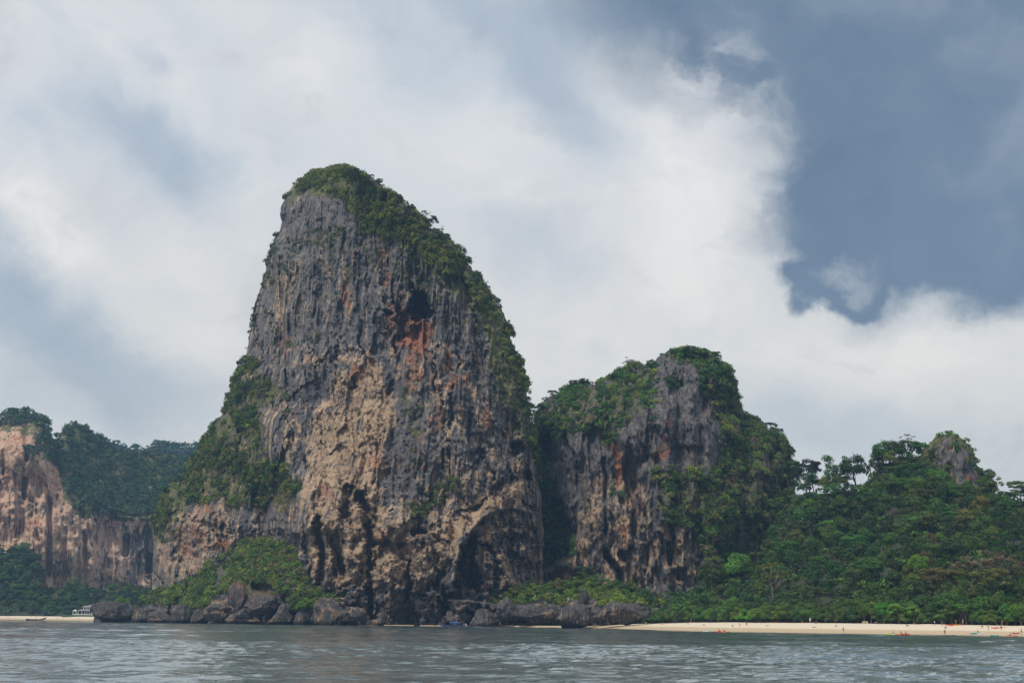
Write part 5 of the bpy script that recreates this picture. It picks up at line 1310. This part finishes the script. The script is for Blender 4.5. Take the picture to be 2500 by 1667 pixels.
def kayak(loc, rz, cols, label, L=4.2, paddles=1):
    r = empty('kayak', loc, rz); tag(r, label, 'kayak', 'kayaks along the shore')
    b = MB(); rings = []
    for i in range(13):
        t = i / 12; x = (t - .5) * L; w = .42 * max(.05, (1 - abs(2 * t - 1) ** 2.4)) ** .8; up = .16 * abs(2 * t - 1) ** 3
        rings.append([(x, w * math.cos(a), .12 + up + (.22 if math.sin(a) > 0 else .26) * math.sin(a) * (.5 + .5 * (1 - abs(2 * t - 1)))) for a in [2 * math.pi * k / 8 for k in range(8)]])
    half = len(rings) // 2 + 1
    h1 = MB().loft(rings[:half]).build('hull', M_PLASTIC, r, True); h1.color = (*cols[0], 1)
    h2 = MB().loft(rings[half - 1:]).build('bow', M_PLASTIC, r, True); h2.color = (*cols[1], 1)
    for k in (-1, 1):
        s_ = MB().tube([(k * .75 + .42 * math.cos(a), .26 * math.sin(a), .33) for a in [2 * math.pi * q / 10 for q in range(11)]], .035, 5).build('cockpit_rim', M_PLASTIC, r); s_.color = (.03, .03, .03, 1)
    for k in range(paddles):
        x = (-.4 + .9 * k) if paddles > 1 else .1
        pd = MB().tube([(x + .2, -1.0, .55 + .3 * (k % 2)), (x + .2, 1.0, 1.0 - .3 * (k % 2))], .02, 5).box((x + .2, -1.1, .52 + .3 * (k % 2)), (.16, .4, .05)).box((x + .2, 1.1, 1.03 - .3 * (k % 2)), (.16, .4, .05)).build('paddle', M_PLASTIC, r)
        pd.color = (.75, .72, .3, 1)
    return r

# ------------------------------------------------------------------ people: one continuous skinned body per pose
def skin_body(J, E, R, root=0):
    me = bpy.data.meshes.new('tmp'); me.from_pydata(J, E, []); me.update()
    o = bpy.data.objects.new('tmp', me); COL.objects.link(o)
    md = o.modifiers.new('s', 'SKIN'); md.use_smooth_shade = True; md.branch_smoothing = .4
    sv = me.skin_vertices[0].data
    for i, r in enumerate(R): sv[i].radius = r if isinstance(r, tuple) else (r, r)
    sv[root].use_root = True
    o.modifiers.new('d', 'SUBSURF').levels = 1
    dg = bpy.context.evaluated_depsgraph_get(); dg.update()
    out = bpy.data.meshes.new_from_object(o.evaluated_get(dg))
    bpy.data.objects.remove(o); bpy.data.meshes.remove(me)
    out.name = 'body'
    return out
def pose(pelvis, chest_dir, head_dir, kL, fL, kR, fR, eL, hL, eR, hR):
    """joint positions relative to the pelvis; returns joints, edges, radii"""
    P0 = Vector(pelvis); cd = Vector(chest_dir).normalized(); hd = Vector(head_dir).normalized()
    side = Vector((0, 1, 0))
    waist = P0 + cd * .17; chest = P0 + cd * .36; neck = P0 + cd * .52; hb = neck + hd * .11; ht = neck + hd * .27
    sL, sR = chest + cd * .1 + side * .18, chest + cd * .1 - side * .18
    hpL, hpR = P0 + side * .10 - cd * .03, P0 - side * .10 - cd * .03
    J = [P0, waist, chest, neck, hb, ht, hpL, Vector(kL), Vector(fL), Vector(fL) + Vector((.17, 0, -.03)), hpR, Vector(kR), Vector(fR), Vector(fR) + Vector((.17, 0, -.03)), sL, Vector(eL), Vector(hL), Vector(hL) + (Vector(hL) - Vector(eL)).normalized() * .12, sR, Vector(eR), Vector(hR), Vector(hR) + (Vector(hR) - Vector(eR)).normalized() * .12]
    E = [(0, 1), (1, 2), (2, 3), (3, 4), (4, 5), (0, 6), (6, 7), (7, 8), (8, 9), (0, 10), (10, 11), (11, 12), (12, 13), (2, 14), (14, 15), (15, 16), (16, 17), (2, 18), (18, 19), (19, 20), (20, 21)]
    R = [(.13, .15), (.11, .13), (.12, .16), .055, .085, .075, .09, .062, .045, .04, .09, .062, .045, .04, .058, .045, .034, .028, .058, .045, .034, .028]
    return [tuple(j) for j in J], E, R, dict(P0=P0, waist=waist, chest=chest, neck=neck, ht=ht, hb=hb, hpL=hpL, hpR=hpR, kL=Vector(kL), kR=Vector(kR), hd=hd)
POSES = {
    'standing': pose((0, 0, .93), (0, 0, 1), (.05, 0, 1), (.03, .11, .5), (0, .12, .08), (.0, -.12, .5), (-.02, -.13, .08), (-.02, .27, 1.15), (.07, .28, .9), (-.02, -.27, 1.15), (.07, -.28, .9)),
    'walking': pose((0, 0, .92), (.04, 0, 1), (.1, 0, 1), (.2, .1, .5), (.27, .11, .08), (.02, -.1, .48), (-.3, -.11, .14), (-.14, .26, 1.16), (-.12, .27, .9), (.14, -.26, 1.16), (.27, -.25, .94)),
    'arms_out': pose((0, 0, .93), (0, 0, 1), (.05, 0, 1), (.03, .12, .5), (0, .16, .08), (.0, -.12, .5), (-.02, -.17, .08), (.02, .46, 1.36), (.04, .70, 1.34), (.02, -.46, 1.36), (.04, -.70, 1.36)),
    'sitting': pose((0, 0, .12), (-.12, 0, 1), (.1, 0, 1), (.36, .12, .42), (.55, .13, .08), (.36, -.12, .42), (.56, -.13, .08), (.08, .26, .42), (.28, .22, .42), (.08, -.26, .42), (.28, -.22, .42)),
    'lying': pose((0, 0, .14), (-1, 0, .06), (-1, 0, .15), (.42, .1, .2), (.82, .12, .1), (.42, -.1, .14), (.84, -.12, .08), (-.25, .32, .1), (-.02, .36, .1), (-.25, -.32, .1), (-.02, -.36, .1)),
    'crouching': pose((0, 0, .34), (.35, 0, 1), (.4, 0, 1), (.34, .14, .42), (.12, .15, .08), (.34, -.14, .42), (.12, -.15, .08), (.34, .24, .56), (.46, .12, .4), (.34, -.24, .56), (.46, -.12, .4)),
    'paddling': pose((0, 0, .34), (-.05, 0, 1), (.1, 0, 1), (.34, .12, .46), (.72, .13, .28), (.34, -.12, .46), (.72, -.13, .28), (.2, .34, .68), (.3, .4, .84), (.2, -.34, .6), (.3, -.42, .55)),
}
BODY = {}
for k_, (J, E, R, D) in POSES.items():
    bd = skin_body(J, E, R); bd.materials.clear(); bd.materials.append(M_SKIN)
    # nose gives the face a direction
    sh = MB().tube([D['hpL'] + (D['kL'] - D['hpL']) * .0, D['hpL'] + (D['kL'] - D['hpL']) * .5], [.115, .095], 8)
    sh.tube([D['hpR'], D['hpR'] + (D['kR'] - D['hpR']) * .5], [.115, .095], 8)
    sh.tube([D['P0'] - (D['waist'] - D['P0']) * .25, D['waist']], [.165, .15], 10)
    shm = sh.mesh('shorts', True); shm.materials.append(M_CLOTH)
    tp = MB().tube([D['P0'] + (D['waist'] - D['P0']) * .6, D['waist'], D['chest'], D['chest'] + (D['neck'] - D['chest']) * .75], [.145, .15, .185, .10], 10)
    tpm = tp.mesh('shirt', True); tpm.materials.append(M_CLOTH)
    hc = D['hb'] * .35 + D['ht'] * .65 - Vector((.02, 0, 0))
    hm = MB().ball(tuple(hc), (.105, .095, .10)).mesh('hair', True); hm.materials.append(M_HAIR)
    cm = MB().ball(tuple(hc + Vector((0, 0, .03))), (.13, .12, .09)).mesh('hat', True); cm.materials.append(M_CLOTH)
    BODY[k_] = (bd, shm, tpm, hm, cm)
def person(loc, pose_, rz, label, shorts=(.1, .1, .12), shirt=None, hat=None, skin=(.42, .24, .16), s=1.0):
    r = empty('person', loc, rz); r.scale = (s, s, s); tag(r, label, 'person')
    bd, shm, tpm, hm, cm = BODY[pose_]
    b = link('body', bd, parent=r); b.color = (*skin, 1)
    if shorts: o = link('shorts', shm, parent=r); o.color = (*shorts, 1)
    if shirt: o = link('shirt', tpm, parent=r); o.color = (*shirt, 1)
    o = link('hair', hm, parent=r)
    if hat: o = link('hat', cm, parent=r); o.color = (*hat, 1)
    return r
def towel(loc, rz, col, label, L=1.9, w=.9):
    b = MB(); n = 8
    for i in range(n):
        x0, x1 = -L / 2 + L * i / n, -L / 2 + L * (i + 1) / n
        z0, z1 = .03 + .03 * math.sin(i * 1.9), .03 + .03 * math.sin((i + 1) * 1.9)
        b.add([(x0, -w / 2, z0), (x1, -w / 2, z1), (x1, w / 2, z1 + .01), (x0, w / 2, z0 + .01), (x0, -w / 2, z0 - .03), (x1, -w / 2, z1 - .03), (x1, w / 2, z1 - .02), (x0, w / 2, z0 - .02)], [(0, 1, 2, 3), (7, 6, 5, 4), (0, 4, 5, 1), (2, 6, 7, 3), (1, 5, 6, 2), (0, 3, 7, 4)])
    o = b.build('beach_towel', M_CLOTH); o.location = loc; o.rotation_euler = (0, 0, rz); o.color = (*col, 1)
    return tag(o, label, 'towel')
RED, ORANGE, BLUE, WHITE, TEAL, PINK, BLACK, GREENC, YELLOW = (.55, .04, .03), (.75, .22, .03), (.03, .10, .35), (.75, .75, .72), (.02, .30, .30), (.65, .12, .20), (.03, .03, .035), (.10, .38, .10), (.75, .60, .06)
def bp(px, py):
    x, Y, z, t_ = on_beach(px, py); return (x, Y, z)
PEOPLE = [
    (1577, 1526, 'standing', 0.4, 'person in orange standing alone at the left end of the open sand', dict(shirt=ORANGE, shorts=ORANGE)),
    (1616, 1524.5, 'lying', 0.1, 'person lying on a red towel near the left end of the sand', dict(shorts=RED)),
    (1680, 1522.5, 'lying', 0.0, 'person lying on the sand in front of the bare backed standing person', dict(shorts=BLACK)),
    (1687, 1520, 'standing', 1.9, 'bare backed person in dark shorts standing at the edge of the low trees', dict(shorts=BLACK)),
    (1718, 1526.5, 'sitting', 0.0, 'person with a white hat sitting on the sand right of the pair by the trees', dict(shorts=BLACK, hat=WHITE)),
    (1788, 1529, 'sitting', 0.3, 'left one of two people sitting low on the sand above the red kayak', dict(shorts=BLACK)),
    (1805, 1528, 'crouching', 0.2, 'right one of two people sitting low on the sand above the red kayak', dict(shorts=PINK)),
    (1823, 1528, 'standing', 1.2, 'person in dark clothes standing on the sand right of the two sitting people', dict(shorts=BLACK, shirt=(.10, .04, .10))),
    (1874, 1527.5, 'lying', 0.0, 'person lying flat on dry sand in the middle of the beach', dict(shorts=BLACK)),
    (1890, 1520, 'lying', 3.0, 'person in red lying against the trees at the middle of the beach', dict(shorts=RED, shirt=ORANGE)),
    (1959, 1521, 'sitting', 0.2, 'person sitting under the trees left of the tall figure in white', dict(shorts=ORANGE)),
    (1978, 1520, 'standing', 1.5, 'tall person dressed all in white standing by the trees', dict(shorts=WHITE, shirt=WHITE, hat=WHITE, s=1.15)),
    (1992, 1523, 'crouching', 1.0, 'person crouching right of the tall figure in white', dict(shorts=BLACK)),
    (1988, 1531, 'lying', 0.0, 'person lying on the sand below the crouching one', dict(shorts=BLACK)),
    (2038, 1521.5, 'lying', 0.1, 'person in orange lying at the tree edge', dict(shorts=ORANGE, shirt=ORANGE)),
    (2042, 1530, 'sitting', 3.0, 'person sitting on the sand behind the walking figure in grey', dict(shorts=BLACK)),
    (2059, 1543, 'walking', 0.0, 'person in grey walking along the wet sand', dict(shorts=BLACK, shirt=(.2, .2, .22))),
    (2138, 1521, 'sitting', 1.2, 'bare chested person sitting on the grass edge near the pale crate', dict(shorts=BLACK)),
    (2214, 1528, 'sitting', 0.1, 'person in blue sitting with outstretched legs on the dry sand', dict(shorts=BLUE, shirt=BLUE)),
    (2231, 1523.5, 'lying', 2.9, 'person in red lying beside the blue towel', dict(shorts=RED, shirt=RED)),
    (2282, 1527, 'standing', 0.2, 'person in a pale shirt standing in front of the dark tree trunks', dict(shorts=BLACK, shirt=WHITE)),
    (2300, 1528, 'standing', 2.2, 'person in blue standing beside the one in the pale shirt', dict(shorts=BLACK, shirt=(.06, .10, .2))),
    (2308, 1533, 'sitting', 0.0, 'person in dark blue sitting with the back to the shade trees', dict(shorts=BLUE, shirt=(.03, .04, .12))),
    (2307, 1549, 'standing', 1.6, 'bare chested person standing at the edge of the water right of the colourful kayaks', dict(shorts=BLACK)),
    (2334, 1524, 'standing', 0.8, 'person in a red shirt standing in the shade behind the red kayak', dict(shorts=BLACK, shirt=RED)),
    (2351, 1525, 'standing', 2.5, 'person with a white cap beside the person in the red shirt', dict(shorts=ORANGE, hat=WHITE, shirt=(.5, .45, .4))),
    (2389, 1545, 'crouching', 3.0, 'person crouching over the pale teal kayak', dict(shorts=BLACK)),
    (2397, 1530, 'sitting', 0.0, 'person in red sitting on the dry sand near the right edge', dict(shorts=RED, shirt=RED)),
    (2413, 1537, 'standing', 0.4, 'person in green standing near the right edge of the beach', dict(shorts=GREENC, shirt=(.25, .33, .2))),
    (2445, 1538, 'standing', 1.4, 'person standing below the long red kayak at the right', dict(shorts=BLACK)),
    (2494, 1548, 'arms_out', 1.57, 'person with both arms stretched out at the right edge of the beach', dict(shorts=(.12, .09, .05))),
    (2447, 1525, 'standing', 2.0, 'person in purple standing among the dark trunks at the right', dict(shorts=(.15, .05, .12), shirt=(.2, .07, .16))),
]
for px, py, ps, rz, lab, kw in PEOPLE:
    x, Y, z = bp(px, py); person((x, Y, z - .02), ps, rz, lab, **kw)
def in_water(px, py, z=0.0):
    Y = ground_Y(px, py, z); p_ = W(px, py, Y); return (float(p_[0]), float(Y), z)
x, Y, z = in_water(1402, 1532.5); person((x, Y, -.62), 'standing', 1.2, 'bare chested person standing waist deep before the mushroom rock', shorts=BLACK)
x, Y, z = in_water(1489, 1533); person((x, Y, -.45), 'standing', 1.0, 'person in pink shorts wading at the left tip of the sand', shorts=PINK)
x, Y, z = in_water(1502, 1534); person((x, Y, -.05), 'crouching', 2.0, 'small person crouching in the shallows beside the wading one', shorts=RED, s=.8)
person((w1pt(1137, 1526, 689).x, 689, .1), 'standing', 1.5, 'person in white standing at the bow of the blue canopied boat', shorts=WHITE, shirt=WHITE)
x, Y, z = in_water(2427, 1552); person((x, Y, -.15), 'crouching', 1.0, 'person in teal bending over in the shallows near the right edge', shorts=TEAL, shirt=TEAL)
# towels, crate
x, Y, z = bp(1612, 1525.2); towel((x, Y, z), 0.1, RED, 'red towel under the person at the left end of the sand')
x, Y, z = bp(2246, 1524); towel((x, Y, z), 0.0, (.10, .35, .55), 'light blue towel beside the person in red', L=2.4)
x, Y, z = bp(1628, 1524); towel((x, Y, z), 0.0, (.12, .12, .14), 'dark towel right of the red towel')
x, Y, z = bp(1725, 1527); towel((x, Y, z), 0.0, WHITE, 'white towel next to the person with the white hat')
x, Y, z = bp(2402, 1532); towel((x, Y, z), 0.1, (.05, .05, .06), 'dark towel in front of the person in red near the right edge')
def crate():
    x, Y, z = bp(2112, 1521.5)
    r = empty('wooden_bench', (x, Y, z)); tag(r, 'pale wooden bench in front of the shade trees', 'bench')
    s = MB().box((0, 0, .75), (2.0, .6, .12)).build('seat', M_WOOD, r); s.color = (.55, .45, .32, 1)
    for a in (-.85, .85):
        l = MB().box((a, 0, .36), (.16, .5, .7)).build('leg', M_WOOD, r); l.color = (.5, .4, .28, 1)
    s = MB().box((0, -.2, .4), (1.6, .06, .4)).build('apron', M_WOOD, r); s.color = (.5, .42, .3, 1)
crate()
# kayaks
def kx(px, py, rz, cols, lab, riders=(), L=4.2, paddles=1, z=0.0, on_sand=False):
    if on_sand: x, Y, z = bp(px, py)
    else:
        x, Y, z = in_water(px, py)
        if px > 1500:
            Y = min(Y, float(beach_Y(px, 0)) - 3.0); x = float(W(px, py, Y)[0])
    kayak((x, Y, z), rz, cols, lab, L, paddles)
    for dx, lb, kw in riders:
        person((x + dx * math.cos(rz), Y + dx * math.sin(rz), z + .02), 'paddling', rz, lb, **kw)
kx(1762, 1540.5, 0.1, (RED, ORANGE), 'red kayak carrying two paddlers close to the left part of the beach', [(-.9, 'paddler in a red vest in the rear of the red kayak', dict(shirt=RED)), (.75, 'paddler in blue with a white hat in the front of the red kayak', dict(shirt=BLUE, hat=WHITE))], L=4.6, paddles=2)
kx(1727, 1539, 0.0, (WHITE, (.2, .45, .5)), 'empty white and pale blue board floating left of the red kayak', L=2.6, paddles=0)
kx(2179, 1547.5, 0.0, ((.35, .6, .05), WHITE), 'lime green and white kayak touching the wet sand', [(.2, 'paddler leaning back in the lime green kayak', dict(shorts=BLACK))], L=4.6)
kx(2199, 1547.5, 0.0, (ORANGE, YELLOW), 'orange and yellow kayak between the lime green and the red one', [(.1, 'paddler in dark red with raised arms in the orange kayak', dict(shirt=(.25, .05, .04)))], L=3.6)
kx(2211, 1547.8, 0.2, (RED, RED), 'all red kayak at the right end of the row of three', [(.0, 'paddler in red in the all red kayak', dict(shirt=RED))], L=2.8)
kx(2327, 1526, 0.0, (RED, ORANGE), 'long red kayak lying on the dry sand before the trees', L=5.0, paddles=0, on_sand=True)
kx(2385, 1547, 0.0, (TEAL, (.45, .6, .62)), 'pale teal kayak at the edge of the water', L=4.2, paddles=0, on_sand=True)
kx(2428, 1550, 0.3, (TEAL, TEAL), 'dark teal kayak half in the water near the right edge', L=3.0, paddles=0)
kx(2470, 1551, 2.6, (RED, ORANGE), 'orange red kayak with a paddler in teal at the right edge', [(.3, 'paddler in a teal shirt sitting in the orange red kayak', dict(shirt=TEAL))], L=3.2)
kx(2438, 1533.5, 0.0, (RED, RED), 'long red kayak lying high on the sand near the right edge', L=4.6, paddles=0, on_sand=True)
kx(2480, 1546.5, 0.0, ((.5, .06, .04), (.5, .06, .04)), 'short dark red kayak on the wet sand at the right edge', L=2.0, paddles=0, on_sand=True)
kx(151, 1513.2, 0.1, ((.05, .45, .30), YELLOW), 'yellow and green kayak off the far beach', [(-.8, 'paddler in orange at the rear of the yellow and green kayak', dict(shirt=ORANGE)), (.7, 'paddler in yellow at the front of the yellow and green kayak', dict(shirt=YELLOW))], L=4.8)
kx(186, 1514, 0.0, (RED, ORANGE), 'red kayak with three paddlers off the far beach', [(-1.3, 'rear paddler in red of the three in the far red kayak', dict(shirt=RED)), (0, 'middle paddler in yellow of the three in the far red kayak', dict(shirt=YELLOW)), (1.3, 'front paddler in dark red of the three in the far red kayak', dict(shirt=(.2, .03, .03)))], L=5.4)
kx(212, 1514.2, 0.0, (RED, RED), 'short red kayak seen end on left of the headland tip', [(0, 'paddler in dark red in the short red kayak', dict(shirt=(.25, .03, .03)))], L=3.0)
kx(336, 1518.0, 0.1, ((.10, .5, .42), ORANGE), 'teal and orange kayak passing the left headland rocks', [(-.9, 'paddler in an orange vest at the rear of the teal and orange kayak', dict(shirt=ORANGE)), (.8, 'paddler in a yellow vest at the front of the teal and orange kayak', dict(shirt=YELLOW, hat=YELLOW))], L=4.8, paddles=2)
# far strollers
for px, py, lab, c in [(87, 1507.5, 'person in red walking on the far sand above the dark longtail boat', RED), (141, 1508, 'person in dark clothes on the far sand above the yellow kayak', BLACK), (192, 1509, 'person in brown standing on the far sand behind the red kayak', (.25, .12, .06)), (20, 1508, 'person in black on the far sand at the left edge of the picture', BLACK)]:
    Y = 1165.0 - px / 240 * 90; p_ = W(px, py, Y)
    t_ = (Y - (1150 - px / 240 * 90)) / 75
    person((float(p_[0]), Y, t_ * 3.0 + .02), 'walking', random.uniform(0, 6), lab, shorts=BLACK, shirt=c)

# ------------------------------------------------------------------ labels: tell look-alikes apart by their order from the left
def number_labels():
    ords = ['leftmost', 'second', 'third', 'fourth', 'fifth', 'sixth', 'seventh', 'eighth', 'ninth', 'tenth', 'eleventh', 'twelfth', 'thirteenth', 'fourteenth', 'fifteenth', 'sixteenth', 'seventeenth', 'eighteenth', 'nineteenth', 'twentieth']
    by = {}
    for o in COL.objects:
        if o.parent is None and 'label' in o: by.setdefault(o['label'], []).append(o)
    for lab, os_ in by.items():
        if len(os_) < 2 or len(os_) > 20: continue
        os_.sort(key=lambda o: o.location.x / o.location.y)
        for i, o in enumerate(os_):
            new = lab + (', leftmost such' if i == 0 else ', rightmost such' if i == len(os_) - 1 else ', ' + ords[i] + ' from left')
            if len(new.split()) > 16: new = lab.replace(' small', '').replace(' green', '') + (', leftmost' if i == 0 else ', rightmost' if i == len(os_) - 1 else ', ' + ords[i] + ' from left')
            if len(new.split()) <= 16: o['label'] = new
number_labels()
